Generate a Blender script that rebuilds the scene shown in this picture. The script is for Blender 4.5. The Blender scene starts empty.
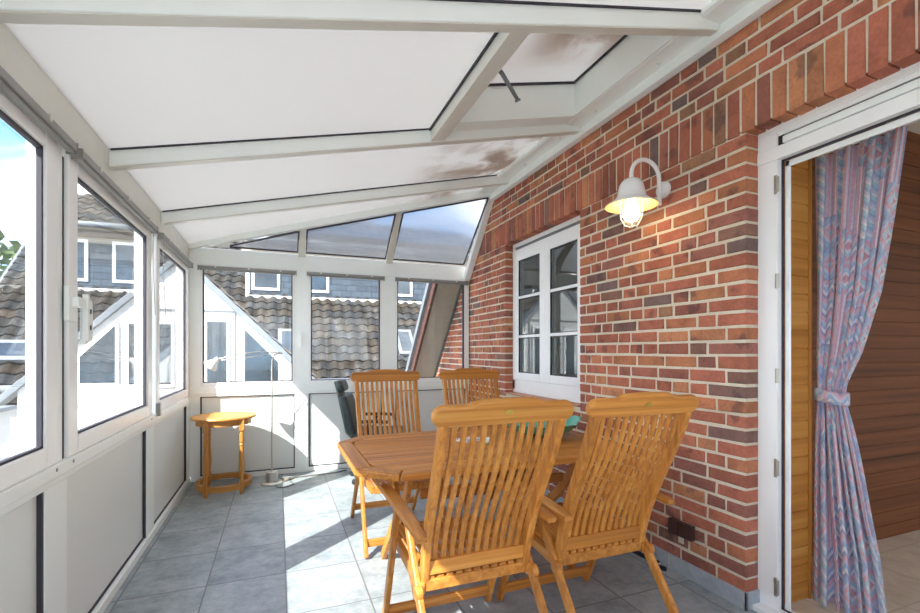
import bpy, math, random
from mathutils import Vector, Matrix
random.seed(7)
scn = bpy.context.scene
COL = scn.collection
PI = math.pi
V = Vector

# ------------------------------------------------------------------ mesh builder
class MB:
    def __init__(s):
        s.v = []; s.f = []; s.mi = []; s.col = []; s.uv = {}
    def _add(s, vs, fs, mi=0, col=None):
        b = len(s.v)
        s.v += [tuple(p) for p in vs]
        for f in fs:
            s.f.append(tuple(b + i for i in f)); s.mi.append(mi); s.col.append(col)
        return s
    def box(s, x0, x1, y0, y1, z0, z1, mi=0, col=None):
        vs = [(x0,y0,z0),(x1,y0,z0),(x1,y1,z0),(x0,y1,z0),(x0,y0,z1),(x1,y0,z1),(x1,y1,z1),(x0,y1,z1)]
        return s._add(vs, [(0,3,2,1),(4,5,6,7),(0,1,5,4),(1,2,6,5),(2,3,7,6),(3,0,4,7)], mi, col)
    def hexa(s, lo, hi, mi=0, col=None):
        """closed prism from two matching loops of points"""
        n = len(lo)
        fs = [tuple(range(n))[::-1], tuple(range(n, 2*n))]
        for i in range(n):
            j = (i+1) % n
            fs.append((i, j, n+j, n+i))
        return s._add(list(lo)+list(hi), fs, mi, col)
    def sweep(s, pts, w, t, side, mi=0, col=None):
        """rectangular bar along pts; w along side, t across"""
        pts = [V(p) for p in pts]; side = V(side).normalized(); n = len(pts); vs = []
        for i, p in enumerate(pts):
            d = (pts[min(i+1, n-1)] - pts[max(i-1, 0)]).normalized()
            sd = (side - d*side.dot(d)).normalized(); up = d.cross(sd)
            ww = w[i] if isinstance(w, (list, tuple)) else w
            tt = t[i] if isinstance(t, (list, tuple)) else t
            for a, b in ((-1,-1),(1,-1),(1,1),(-1,1)):
                vs.append(p + sd*a*ww/2 + up*b*tt/2)
        fs = [(0,1,2,3)[::-1], tuple(4*(n-1)+k for k in range(4))]
        for i in range(n-1):
            for k in range(4):
                j = (k+1) % 4
                fs.append((4*i+k, 4*i+j, 4*i+4+j, 4*i+4+k))
        return s._add(vs, fs, mi, col)
    def tube(s, pts, r, n=10, mi=0, cap=True):
        pts = [V(p) for p in pts]; m = len(pts); vs = []; ref = None
        for i, p in enumerate(pts):
            d = (pts[min(i+1, m-1)] - pts[max(i-1, 0)]).normalized()
            if ref is None:
                ref = V((0,0,1)) if abs(d.z) < .9 else V((1,0,0))
            u = (ref - d*ref.dot(d)).normalized(); w = d.cross(u); ref = u
            rr = r[i] if isinstance(r, (list, tuple)) else r
            for k in range(n):
                a = 2*PI*k/n
                vs.append(p + (u*math.cos(a) + w*math.sin(a))*rr)
        fs = []
        for i in range(m-1):
            for k in range(n):
                j = (k+1) % n
                fs.append((i*n+k, i*n+j, (i+1)*n+j, (i+1)*n+k))
        if cap:
            fs.append(tuple(range(n))[::-1]); fs.append(tuple((m-1)*n+k for k in range(n)))
        return s._add(vs, fs, mi)
    def lathe(s, prof, o=(0,0,0), n=28, mi=0, sx=1., sy=1., axis='z'):
        vs = []
        for r, z in prof:
            for k in range(n):
                a = 2*PI*k/n
                p = (r*math.cos(a)*sx, r*math.sin(a)*sy, z)
                if axis == 'x': p = (p[2], p[0], p[1])
                if axis == 'y': p = (p[0], p[2], p[1])
                vs.append((p[0]+o[0], p[1]+o[1], p[2]+o[2]))
        fs = []
        for i in range(len(prof)-1):
            for k in range(n):
                j = (k+1) % n
                fs.append((i*n+k, i*n+j, (i+1)*n+j, (i+1)*n+k))
        return s._add(vs, fs, mi)
    def build(s, name, mat, parent=None, bevel=0., smooth=False, loc=None, seg=2):
        me = bpy.data.meshes.new(name)
        me.from_pydata(s.v, [], s.f)
        mats = mat if isinstance(mat, (list, tuple)) else [mat]
        for m in mats: me.materials.append(m)
        for p, i in zip(me.polygons, s.mi): p.material_index = i
        if any(c is not None for c in s.col):
            at = me.color_attributes.new('tone', 'FLOAT_COLOR', 'CORNER')
            for p, c in zip(me.polygons, s.col):
                c = c or (1,1,1)
                for li in p.loop_indices: at.data[li].color = (c[0], c[1], c[2], 1)
        bm_fix(me)
        if smooth:
            for p in me.polygons: p.use_smooth = True
        o = bpy.data.objects.new(name, me)
        COL.objects.link(o)
        if parent: o.parent = parent
        if loc: o.location = loc
        if bevel:
            b = o.modifiers.new('bevel', 'BEVEL'); b.width = bevel; b.segments = seg; b.limit_method = 'ANGLE'
            b.angle_limit = math.radians(40)
        return o

import bmesh
def bm_fix(me):
    bm = bmesh.new(); bm.from_mesh(me)
    bmesh.ops.recalc_face_normals(bm, faces=bm.faces)
    bm.to_mesh(me); bm.free()

def thing(name, label, cat, loc=(0,0,0), rz=0, group=None):
    o = bpy.data.objects.new(name, None); COL.objects.link(o)
    o.empty_display_size = .1
    o.location = loc; o.rotation_euler = (0,0,rz)
    return tag(o, label, cat, group)
def tag(o, label, cat, group=None):
    o['label'] = label; o['category'] = cat
    if group: o['group'] = group
    return o
def struct(o, label=None):
    o['kind'] = 'structure'
    if label: o['label'] = label
    return o
def sempty(name, label=None, loc=(0,0,0)):
    o = bpy.data.objects.new(name, None); COL.objects.link(o); o.location = loc; o.empty_display_size = .1
    return struct(o, label)
def copy_tree(o, parent=None):
    c = o.copy(); COL.objects.link(c); c.parent = parent
    for ch in list(o.children): copy_tree(ch, c)
    return c

# ------------------------------------------------------------------ materials
class NT:
    def __init__(s, name):
        s.m = bpy.data.materials.new(name); s.m.use_nodes = True
        s.t = s.m.node_tree; s.n = s.t.nodes; s.n.clear()
        s.out = s.n.new('ShaderNodeOutputMaterial')
    def N(s, typ, **kw):
        nd = s.n.new(typ)
        for k, v in kw.items():
            if k in nd.inputs.keys() if isinstance(k, str) else False: nd.inputs[k].default_value = v
            else: setattr(nd, k, v)
        return nd
    def L(s, a, b): s.t.links.new(a, b); return b
    def math(s, op, a, b=None, c=None):
        nd = s.n.new('ShaderNodeMath'); nd.operation = op
        for i, x in enumerate((a, b, c)):
            if x is None: continue
            if isinstance(x, (int, float)): nd.inputs[i].default_value = x
            else: s.L(x, nd.inputs[i])
        return nd.outputs[0]
    def mix(s, fac, a, b, blend='MIX'):
        nd = s.n.new('ShaderNodeMix'); nd.data_type = 'RGBA'; nd.blend_type = blend
        for i, x in ((0, fac), (6, a), (7, b)):
            if isinstance(x, (int, float)): nd.inputs[i].default_value = x
            elif isinstance(x, tuple): nd.inputs[i].default_value = (*x[:3], 1)
            else: s.L(x, nd.inputs[i])
        return nd.outputs[2]
    def ramp(s, fac, stops, interp='LINEAR'):
        nd = s.n.new('ShaderNodeValToRGB'); nd.color_ramp.interpolation = interp
        e = nd.color_ramp.elements
        while len(e) < len(stops): e.new(.5)
        for el, (p, c) in zip(e, stops):
            el.position = p; el.color = (*c, 1)
        s.L(fac, nd.inputs[0]); return nd.outputs[0]
    def coord(s, kind='Object', scale=(1,1,1)):
        tc = s.n.new('ShaderNodeTexCoord'); mp = s.n.new('ShaderNodeMapping')
        mp.inputs['Scale'].default_value = scale
        s.L(tc.outputs[kind], mp.inputs[0]); return mp.outputs[0]
    def noise(s, vec, scale, detail=4, rough=.55, dist=0):
        nd = s.n.new('ShaderNodeTexNoise'); s.L(vec, nd.inputs['Vector'])
        nd.inputs['Scale'].default_value = scale; nd.inputs['Detail'].default_value = detail
        nd.inputs['Roughness'].default_value = rough; nd.inputs['Distortion'].default_value = dist
        return nd.outputs['Fac']
    def bsdf(s, color, rough=.5, metal=0, spec=.5, bump=None, bstr=.3, bdist=.01):
        b = s.n.new('ShaderNodeBsdfPrincipled')
        if isinstance(color, tuple): b.inputs['Base Color'].default_value = (*color, 1)
        else: s.L(color, b.inputs['Base Color'])
        if isinstance(rough, (int, float)): b.inputs['Roughness'].default_value = rough
        else: s.L(rough, b.inputs['Roughness'])
        b.inputs['Metallic'].default_value = metal
        b.inputs['Specular IOR Level'].default_value = spec
        if bump is not None:
            bp = s.n.new('ShaderNodeBump'); bp.inputs['Strength'].default_value = bstr
            bp.inputs['Distance'].default_value = bdist
            s.L(bump, bp.inputs['Height']); s.L(bp.outputs[0], b.inputs['Normal'])
        s.L(b.outputs[0], s.out.inputs[0]); return b

def lin(r, g, b):
    f = lambda c: (c/255/12.92) if c <= 10.31 else ((c/255+.055)/1.055)**2.4
    return (f(r), f(g), f(b))

def plain(name, rgb, rough=.45, metal=0, var=.04, scale=6, spec=.5):
    t = NT(name); c = t.coord()
    n = t.noise(c, scale, 3)
    a = tuple(x*(1-var) for x in rgb); b = tuple(min(1, x*(1+var)) for x in rgb)
    t.bsdf(t.ramp(n, [(.3, a), (.7, b)]), rough, metal, spec)
    return t.m

def wood(name, axis, dark, mid, light, rough=.42, fine=55):
    t = NT(name)
    sc = [fine, fine, fine]; sc['xyz'.index(axis)] = fine*.022
    oi = t.n.new('ShaderNodeObjectInfo')
    tc = t.n.new('ShaderNodeTexCoord'); mp = t.n.new('ShaderNodeMapping')
    mp.inputs['Scale'].default_value = sc
    off = t.n.new('ShaderNodeVectorMath'); off.operation = 'ADD'
    cb = t.n.new('ShaderNodeCombineXYZ')
    for i in range(3): t.L(t.math('MULTIPLY', oi.outputs['Random'], 3.7+i), cb.inputs[i])
    t.L(tc.outputs['Object'], off.inputs[0]); t.L(cb.outputs[0], off.inputs[1])
    t.L(off.outputs[0], mp.inputs[0])
    n = t.noise(mp.outputs[0], 1., 5, .6, .15)
    n2 = t.noise(mp.outputs[0], .22, 2, .5)
    f = t.math('ADD', t.math('MULTIPLY', n, .62), t.math('MULTIPLY', n2, .38))
    colr = t.ramp(f, [(.30, dark), (.5, mid), (.7, light)])
    v = t.math('ADD', .88, t.math('MULTIPLY', oi.outputs['Random'], .24))
    vv = t.n.new('ShaderNodeCombineColor')
    for i in range(3): t.L(v, vv.inputs[i])
    colr = t.mix(1., colr, vv.outputs[0], 'MULTIPLY')
    t.bsdf(colr, rough, 0, .4, n, .12, .002)
    return t.m

TEAK = (lin(140,84,32), lin(190,124,52), lin(216,158,80))
M = {}
for ax in 'xyz': M['teak_'+ax] = wood('teak_grain_'+ax, ax, *TEAK)
PINE = (lin(164,104,44), lin(200,140,66), lin(216,162,88))
for ax in 'xyz': M['pine_'+ax] = wood('pine_grain_'+ax, ax, *PINE)
M['white'] = plain('white_coated_aluminium', lin(245,250,246), .32, var=.015)
M['upvc'] = plain('white_window_plastic', lin(248,249,247), .25, var=.01)
M['panel'] = plain('pale_grey_infill_panel', lin(232,236,231), .3, var=.015, scale=2)
M['taupe'] = plain('beige_grey_aluminium', lin(222,222,212), .35, var=.03)
M['gasket'] = plain('dark_rubber_gasket', lin(52,50,60), .6)
M['blindgrey'] = plain('grey_blind_metal', lin(142,142,138), .35, var=.05)
M['chrome'] = plain('brushed_steel', lin(205,202,194), .35, .85)
M['hinge'] = plain('hinge_metal', lin(176,172,160), .35, .7)
M['black'] = plain('black_plastic', lin(38,40,44), .45)
M['leather'] = plain('dark_green_black_leather', lin(52,62,60), .4, var=.15, scale=30)
M['chairframe'] = plain('grey_green_chair_plastic', lin(92,108,104), .4)
M['brownplastic'] = plain('brown_socket_plastic', lin(70,44,38), .35)
M['enamel'] = plain('white_lamp_enamel', lin(242,242,240), .25, var=.01)
M['cream'] = plain('cream_shade_lining', lin(246,222,160), .4, var=.02)
M['brass'] = plain('brass_plate', lin(196,168,84), .35, .6)
M['cord'] = plain('beige_cord', lin(206,200,186), .6)
M['flex'] = plain('grey_brown_flex', lin(120,112,100), .5)
M['teal'] = plain('teal_glazed_ceramic', lin(96,178,156), .18, var=.08)
M['sillbrick'] = plain('clay_sill', lin(196,146,120), .7, var=.12, scale=20)
M['verge'] = plain('dark_red_brown_verge', lin(86,58,50), .6, var=.15)
M['soffit'] = plain('beige_soffit_board', lin(160,152,136), .6, var=.05)
M['render'] = plain('white_render', lin(206,205,200), .7, var=.02)
M['outgrey'] = plain('grey_lead_trim', lin(122,128,132), .5, var=.08)
M['plaster'] = plain('indoor_plaster', lin(226,220,208), .8, var=.02)

def emis(name, rgb, st):
    t = NT(name); e = t.n.new('ShaderNodeEmission'); e.inputs[0].default_value = (*rgb, 1); e.inputs[1].default_value = st
    t.L(e.outputs[0], t.out.inputs[0]); return t.m
M['bulb'] = emis('glowing_bulb', lin(255,232,190), 6)

def pane(name, tint=(.97,.985,.99), refl=.9, base=.03):
    t = NT(name)
    tr = t.n.new('ShaderNodeBsdfTransparent'); tr.inputs[0].default_value = (*tint, 1)
    gl = t.n.new('ShaderNodeBsdfGlossy'); gl.inputs['Roughness'].default_value = .01
    fr = t.n.new('ShaderNodeLayerWeight'); fr.inputs[0].default_value = .5
    mx = t.n.new('ShaderNodeMixShader')
    t.L(t.math('MULTIPLY', t.math('ADD', t.math('POWER', fr.outputs['Facing'], 4.5), base), refl), mx.inputs[0])
    t.L(tr.outputs[0], mx.inputs[1]); t.L(gl.outputs[0], mx.inputs[2]); t.L(mx.outputs[0], t.out.inputs[0])
    return t.m
M['glass'] = pane('clear_window_glass')
M['houseglass'] = pane('dark_house_glass', (.8,.84,.85), 1.0, .08)
M['jar'] = pane('lamp_jar_glass', (.98,.97,.94), .9, .04)

def outglass():
    t = NT('reflecting_neighbour_glass')
    c = t.coord('Object'); n = t.noise(c, 1.2, 2)
    b = t.bsdf(t.ramp(n, [(.35, lin(30,40,46)), (.65, lin(56,70,80))]), .08, 0, .8)
    return t.m
M['outglass'] = outglass()

def polycarb():
    t = NT('opal_multiwall_roof_sheet')
    c = t.coord('Object')
    sep = t.n.new('ShaderNodeSeparateXYZ'); t.L(c, sep.inputs[0])
    n = t.noise(c, 2.6, 5, .62, .5)
    # moss and leaf litter lying in patches near the house
    edge = t.math('MULTIPLY', t.math('SUBTRACT', sep.outputs[0], 1.0), 1.1)
    edge = t.math('MINIMUM', t.math('MAXIMUM', edge, 0), 1)
    yb = t.math('GREATER_THAN', sep.outputs[1], 2.95)
    m = t.math('MULTIPLY', edge, t.math('SMOOTH_MAX', 0, t.math('MULTIPLY', t.math('SUBTRACT', n, .44), 6), .05))
    m = t.math('MINIMUM', t.math('MULTIPLY', m, yb), .75)
    colr = t.mix(m, lin(226,226,224), lin(164,146,130))
    rib = t.n.new('ShaderNodeTexWave'); rib.wave_type = 'BANDS'; rib.bands_direction = 'Y'
    rib.inputs['Scale'].default_value = 16; t.L(c, rib.inputs['Vector'])
    d = t.n.new('ShaderNodeBsdfDiffuse'); tl = t.n.new('ShaderNodeBsdfTranslucent')
    t.L(colr, d.inputs[0]); t.L(colr, tl.inputs[0])
    bp = t.n.new('ShaderNodeBump'); bp.inputs['Strength'].default_value = .08; bp.inputs['Distance'].default_value = .003
    t.L(rib.outputs['Fac'], bp.inputs['Height']); t.L(bp.outputs[0], d.inputs['Normal'])
    mx = t.n.new('ShaderNodeMixShader'); mx.inputs[0].default_value = POLY
    t.L(d.outputs[0], mx.inputs[1]); t.L(tl.outputs[0], mx.inputs[2])
    t.L(mx.outputs[0], t.out.inputs[0]); return t.m
POLY = .29
M['poly'] = polycarb()

def skypoly():
    t = NT('stained_skylight_sheet')
    c = t.coord('Object'); sep = t.n.new('ShaderNodeSeparateXYZ'); t.L(c, sep.inputs[0])
    n = t.noise(c, 3.2, 5, .6, .4)
    ye = t.math('MINIMUM', t.math('MAXIMUM', t.math('MULTIPLY', t.math('SUBTRACT', 2.55, sep.outputs[1]), 3.), 0), 1)
    xe = t.math('MINIMUM', t.math('MAXIMUM', t.math('MULTIPLY', t.math('SUBTRACT', sep.outputs[0], 1.3), 5.), 0), 1)
    m = t.math('MULTIPLY', t.math('MULTIPLY', xe, ye), t.math('MINIMUM', t.math('MAXIMUM', t.math('MULTIPLY', t.math('SUBTRACT', n, .36), 5), 0), .7))
    colr = t.mix(m, lin(234,234,232), lin(176,158,142))
    d = t.n.new('ShaderNodeBsdfDiffuse'); tl = t.n.new('ShaderNodeBsdfTranslucent')
    t.L(colr, d.inputs[0]); t.L(colr, tl.inputs[0])
    mx = t.n.new('ShaderNodeMixShader'); mx.inputs[0].default_value = .22
    t.L(d.outputs[0], mx.inputs[1]); t.L(tl.outputs[0], mx.inputs[2])
    t.L(mx.outputs[0], t.out.inputs[0]); return t.m
M['skypoly'] = skypoly()

def ribbed():
    t = NT('ribbed_clear_gable_sheet')
    c = t.coord('Object')
    rib = t.n.new('ShaderNodeTexWave'); rib.bands_direction = 'X'; rib.inputs['Scale'].default_value = 18
    t.L(c, rib.inputs['Vector'])
    bp = t.n.new('ShaderNodeBump'); bp.inputs['Strength'].default_value = .5; bp.inputs['Distance'].default_value = .004
    t.L(rib.outputs['Fac'], bp.inputs['Height'])
    tr = t.n.new('ShaderNodeBsdfRefraction'); tr.inputs['Color'].default_value = (.66,.66,.64,1)
    tr.inputs['Roughness'].default_value = .22; tr.inputs['IOR'].default_value = 1.06
    t.L(bp.outputs[0], tr.inputs['Normal'])
    tp = t.n.new('ShaderNodeBsdfTransparent'); tp.inputs[0].default_value = (.64,.64,.62,1)
    d = t.n.new('ShaderNodeBsdfTranslucent'); d.inputs[0].default_value = (.45,.45,.45,1)
    m1 = t.n.new('ShaderNodeMixShader'); m1.inputs[0].default_value = .35
    t.L(tr.outputs[0], m1.inputs[1]); t.L(tp.outputs[0], m1.inputs[2])
    m2 = t.n.new('ShaderNodeMixShader'); m2.inputs[0].default_value = .18
    t.L(m1.outputs[0], m2.inputs[1]); t.L(d.outputs[0], m2.inputs[2])
    t.L(m2.outputs[0], t.out.inputs[0]); return t.m
M['ribbed'] = ribbed()

def brickmat():
    t = NT('fired_clay_brick')
    at = t.n.new('ShaderNodeAttribute'); at.attribute_name = 'tone'
    c = t.coord()
    n1 = t.noise(c, 9, 4, .6); n2 = t.noise(c, 70, 4, .65)
    k = t.ramp(n1, [(.3, (.72,.70,.70)), (.55, (1,1,1)), (.75, (1.18,1.12,1.0))])
    col = t.mix(1., at.outputs[0], k, 'MULTIPLY')
    scorch = t.math('MINIMUM', t.math('MAXIMUM', t.math('MULTIPLY', t.math('SUBTRACT', t.noise(c, 6.5, 3, .5), .60), 9), 0), .5)
    col = t.mix(scorch, col, lin(74,62,66))
    k2 = t.ramp(n2, [(.3, (.84,.82,.82)), (.6, (1.05,1.05,1.05))])
    col = t.mix(1., col, k2, 'MULTIPLY')
    t.bsdf(col, .85, 0, .25, n2, .5, .004)
    return t.m
M['brick'] = brickmat()
def mortar():
    t = NT('lime_mortar'); c = t.coord(); n = t.noise(c, 60, 5, .7); n1 = t.noise(c, 4, 3)
    f = t.math('ADD', t.math('MULTIPLY', n, .5), t.math('MULTIPLY', n1, .5))
    t.bsdf(t.ramp(f, [(.3, lin(206,194,170)), (.7, lin(236,226,206))]), .95, 0, .1, n, .6, .004)
    return t.m
M['mortar'] = mortar()

def tilefloor(name, px, py, ox, oy, a, b, c3, joint, jw=.008, rough=.42):
    t = NT(name); c = t.coord('Object')
    sep = t.n.new('ShaderNodeSeparateXYZ'); t.L(c, sep.inputs[0])
    def grid(o, off, p):
        q = t.math('DIVIDE', t.math('SUBTRACT', o, off), p)
        fr = t.math('FRACT', q); fl = t.math('FLOOR', q)
        dist = t.math('MULTIPLY', t.math('SUBTRACT', .5, t.math('ABSOLUTE', t.math('SUBTRACT', fr, .5))), p)
        return dist, fl
    dx, ix = grid(sep.outputs[0], ox, px); dy, iy = grid(sep.outputs[1], oy, py)
    j = t.math('LESS_THAN', t.math('MINIMUM', dx, dy), jw/2)
    cb = t.n.new('ShaderNodeCombineXYZ'); t.L(ix, cb.inputs[0]); t.L(iy, cb.inputs[1])
    wn = t.n.new('ShaderNodeTexWhiteNoise'); t.L(cb.outputs[0], wn.inputs['Vector'])
    add = t.n.new('ShaderNodeVectorMath'); add.operation = 'ADD'
    t.L(c, add.inputs[0]); t.L(wn.outputs['Color'], add.inputs[1])
    n = t.noise(add.outputs[0], 5.5, 6, .62, .3); n2 = t.noise(add.outputs[0], 26, 5, .7)
    f = t.math('ADD', t.math('MULTIPLY', n, .65), t.math('MULTIPLY', n2, .35))
    f = t.math('ADD', f, t.math('MULTIPLY', t.math('SUBTRACT', wn.outputs['Value'], .5), .06))
    col = t.mix(j, t.ramp(f, [(.35, a), (.5, b), (.65, c3)]), joint)
    hgt = t.math('SUBTRACT', t.math('MULTIPLY', n2, .15), j)
    t.bsdf(col, rough, 0, .45, hgt, .25, .003)
    return t.m
M['floor'] = tilefloor('blue_grey_floor_tile', .406, .466, -.365, 2.85-.466*8, lin(122,132,136), lin(150,159,162), lin(176,182,184), lin(112,116,116))
M['skirt'] = tilefloor('blue_grey_skirting_tile', 9, .50, -4.5, 2.07-3, lin(140,148,158), lin(164,172,180), lin(184,190,194), lin(206,202,190), .008)
M['floorin'] = tilefloor('beige_indoor_tile', .42, .42, .1, .1, lin(206,192,172), lin(224,212,194), lin(236,226,210), lin(200,190,172), .008, .35)
M['wallpine'] = wood('wall_pine_grain', 'x', lin(150,98,48), lin(186,128,68), lin(206,150,88), .4, 26)
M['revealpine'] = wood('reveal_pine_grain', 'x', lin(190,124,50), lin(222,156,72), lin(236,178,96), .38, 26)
M['darkpine'] = wood('brown_pine_grain', 'x', lin(84,48,24), lin(118,70,36), lin(138,86,48), .75, 22)  # dark brown pine of the indoor plank wall

def rooftile():
    t = NT('weathered_concrete_roof_tile')
    at = t.n.new('ShaderNodeAttribute'); at.attribute_name = 'tone'
    c = t.coord(); n = t.noise(c, 5, 5, .7)
    k = t.ramp(n, [(.3, (.5,.5,.48)), (.55, (1.0,.98,.95)), (.75, (2.0,2.0,1.95))])
    t.bsdf(t.mix(1., at.outputs[0], k, 'MULTIPLY'), .85, 0, .2)
    return t.m
M['rooftile'] = rooftile()
def slate():
    t = NT('blue_grey_slate_shingle'); c = t.coord('Object')
    sep = t.n.new('ShaderNodeSeparateXYZ'); t.L(c, sep.inputs[0])
    cb = t.n.new('ShaderNodeCombineXYZ'); t.L(sep.outputs[0], cb.inputs[0]); t.L(sep.outputs[2], cb.inputs[1])
    b = t.n.new('ShaderNodeTexBrick'); t.L(cb.outputs[0], b.inputs['Vector'])
    b.inputs['Scale'].default_value = 1; b.inputs['Brick Width'].default_value = .3; b.inputs['Row Height'].default_value = .17
    b.inputs['Mortar Size'].default_value = .008
    b.inputs['Color1'].default_value = (*lin(60,70,80),1); b.inputs['Color2'].default_value = (*lin(74,86,96),1)
    b.inputs['Mortar'].default_value = (*lin(30,36,42),1)
    t.bsdf(b.outputs['Color'], .5, 0, .4, b.outputs['Fac'], .4, -.01)
    return t.m
M['slate'] = slate()

def curtainmat():
    t = NT('blue_pink_patterned_curtain_cloth')
    uv = t.n.new('ShaderNodeUVMap'); uv.uv_map = 'UVMap'
    sep = t.n.new('ShaderNodeSeparateXYZ'); t.L(uv.outputs[0], sep.inputs[0])
    u, v = sep.outputs[0], sep.outputs[1]          # metres of cloth
    W = .15
    q = t.math('DIVIDE', u, W); fu = t.math('FRACT', q); iu = t.math('FLOOR', q)
    # the repeat of each column is shifted
    h1 = t.math('FRACT', t.math('MULTIPLY', iu, .37))
    vv = t.math('ADD', v, h1)
    seg = t.math('FLOOR', t.math('DIVIDE', vv, .34))
    cb = t.n.new('ShaderNodeCombineXYZ'); t.L(iu, cb.inputs[0]); t.L(seg, cb.inputs[1])
    wn = t.n.new('ShaderNodeTexWhiteNoise'); t.L(cb.outputs[0], wn.inputs['Vector'])
    pick = wn.outputs['Value']
    fv = t.math('FRACT', t.math('DIVIDE', vv, .17))
    du = t.math('ABSOLUTE', t.math('SUBTRACT', fu, .5)); dv = t.math('ABSOLUTE', t.math('SUBTRACT', fv, .5))
    diamond = t.math('ADD', du, dv)
    zig = t.math('FRACT', t.math('MULTIPLY', t.math('ADD', vv, t.math('MULTIPLY', t.math('PINGPONG', u, .035), 1.3)), 10))
    stripe = t.math('FRACT', t.math('MULTIPLY', t.math('ADD', vv, t.math('MULTIPLY', u, .9)), 15))
    bars = t.math('FRACT', t.math('MULTIPLY', fu, 3.))
    P = dict(w=lin(248,244,248), b=lin(136,184,220), d=lin(126,136,192), p=lin(236,164,180), l=lin(212,210,234), t=lin(170,218,232), r=lin(222,136,152))
    c1 = t.ramp(diamond, [(0, P['r']), (.14, P['w']), (.24, P['t']), (.36, P['p']), (.5, P['l']), (.62, P['b']), (.8, P['d'])], 'CONSTANT')
    c2 = t.ramp(zig, [(0, P['w']), (.2, P['b']), (.42, P['l']), (.6, P['p']), (.82, P['d'])], 'CONSTANT')
    c3 = t.ramp(stripe, [(0, P['t']), (.3, P['w']), (.5, P['l']), (.75, P['b'])], 'CONSTANT')
    c4 = t.ramp(bars, [(0, P['l']), (.3, P['p']), (.55, P['w']), (.7, P['p']), (.85, P['d'])], 'CONSTANT')
    c = t.mix(t.math('GREATER_THAN', pick, .42), c1, c2)
    c = t.mix(t.math('GREATER_THAN', pick, .62), c, c3)
    c = t.mix(t.math('GREATER_THAN', pick, .76), c, c4)
    edge = t.math('GREATER_THAN', du, .46)
    c = t.mix(edge, c, P['p'])
    weave = t.noise(uv.outputs[0], 60, 3)
    c = t.mix(.38, c, t.ramp(weave, [(.3, lin(190,188,214)), (.7, lin(240,236,242))]))
    b = t.bsdf(c, .6, 0, .3)
    b.inputs['Sheen Weight'].default_value = .15
    tl = t.n.new('ShaderNodeBsdfTranslucent'); t.L(c, tl.inputs[0])
    mx = t.n.new('ShaderNodeMixShader'); mx.inputs[0].default_value = .06
    t.L(b.outputs[0], mx.inputs[1]); t.L(tl.outputs[0], mx.inputs[2]); t.L(mx.outputs[0], t.out.inputs[0])
    return t.m
M['curtain'] = curtainmat()

def patterned(name, base, spots, scale):
    t = NT(name); c = t.coord('Object')
    vo = t.n.new('ShaderNodeTexVoronoi'); vo.inputs['Scale'].default_value = scale; t.L(c, vo.inputs['Vector'])
    t.bsdf(t.ramp(vo.outputs['Distance'], [(0, spots), (.38, spots), (.42, base)], 'LINEAR'), .4)
    return t.m
M['floral'] = patterned('green_white_leaf_glaze', lin(226,230,220), lin(120,170,140), 38)
M['napkin'] = patterned('floral_paper', lin(232,228,230), lin(170,140,160), 45)
def leafmat():
    t = NT('tree_leaf'); c = t.coord(); n = t.noise(c, 3, 4)
    t.bsdf(t.ramp(n, [(.3, lin(58,78,44)), (.7, lin(112,128,80))]), .6, 0, .2); return t.m
M['leaf'] = leafmat()
M['bark'] = plain('tree_bark', lin(84,70,58), .9, var=.2)
M['ground'] = plain('terrace_ground', lin(150,148,142), .9, var=.1, scale=1)

# ------------------------------------------------------------------ key measures (metres)
XL, XR, YE, YB = -.81, 2.17, 5.15, -1.2
EAVE = 2.33; K = .24
def zr(x): return EAVE + K*(x - XL)

# ------------------------------------------------------------------ floor and brick wall
struct(MB().box(-.95, 2.30, YB-.1, 5.25, -.12, 0).build('floor', M['floor']), 'blue-grey stone-look tiled floor of the conservatory')

CP = .0745                                      # brick course
SB, ST = 32*CP, 2.622                           # soldier course over the openings
DOOR = (0.0, 1.597); WIN = (2.95, 4.20, .862)
def slope_top(y): return 2.13 + (5.39 - y)*1.1  # gable verge of the house, outdoors
def brick_tone():
    r = random.random()
    if r < .52: c = random.choice([(180,110,88),(186,116,92),(172,106,86),(182,112,90)])
    elif r < .72: c = random.choice([(190,126,92),(196,134,98),(188,122,90)])
    elif r < .91: c = random.choice([(162,104,88),(154,102,90),(166,106,90)])
    else: c = random.choice([(136,104,96),(126,104,100),(146,108,94),(160,118,92)])
    j = random.uniform(.92, 1.08)
    return tuple(x for x in lin(*[min(255, q*j) for q in c]))
bw = MB()
def put_brick(y0, y1, z0, z1, dp=.105):
    jx = random.uniform(-.0015, .0025); e = lambda: random.uniform(-.0015, .0015)
    x0 = XR - jx; x1 = XR + dp; b = .004; c = brick_tone()
    y0 += e(); y1 += e(); z0 += e(); z1 += e()
    vs = [(x0,y0+b,z0+b),(x0,y1-b,z0+b),(x0,y1-b,z1-b),(x0,y0+b,z1-b),
          (x0+b,y0,z0),(x0+b,y1,z0),(x0+b,y1,z1),(x0+b,y0,z1),
          (x1,y0,z0),(x1,y1,z0),(x1,y1,z1),(x1,y0,z1)]
    q = [(random.uniform(-.0022,.0022), random.uniform(-.0022,.0022)) for _ in range(4)]
    vs = [(x, y+q[k % 4][0], z+q[k % 4][1]) for k, (x, y, z) in enumerate(vs)]
    fs = [(0,1,2,3)]
    for k in range(4):
        m = (k+1) % 4
        fs += [(k,4+k,4+m,m), (4+k,8+k,8+m,4+m)]
    fs.append((8,11,10,9))
    bw._add(vs, fs, 0, c)
J = .016
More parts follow.
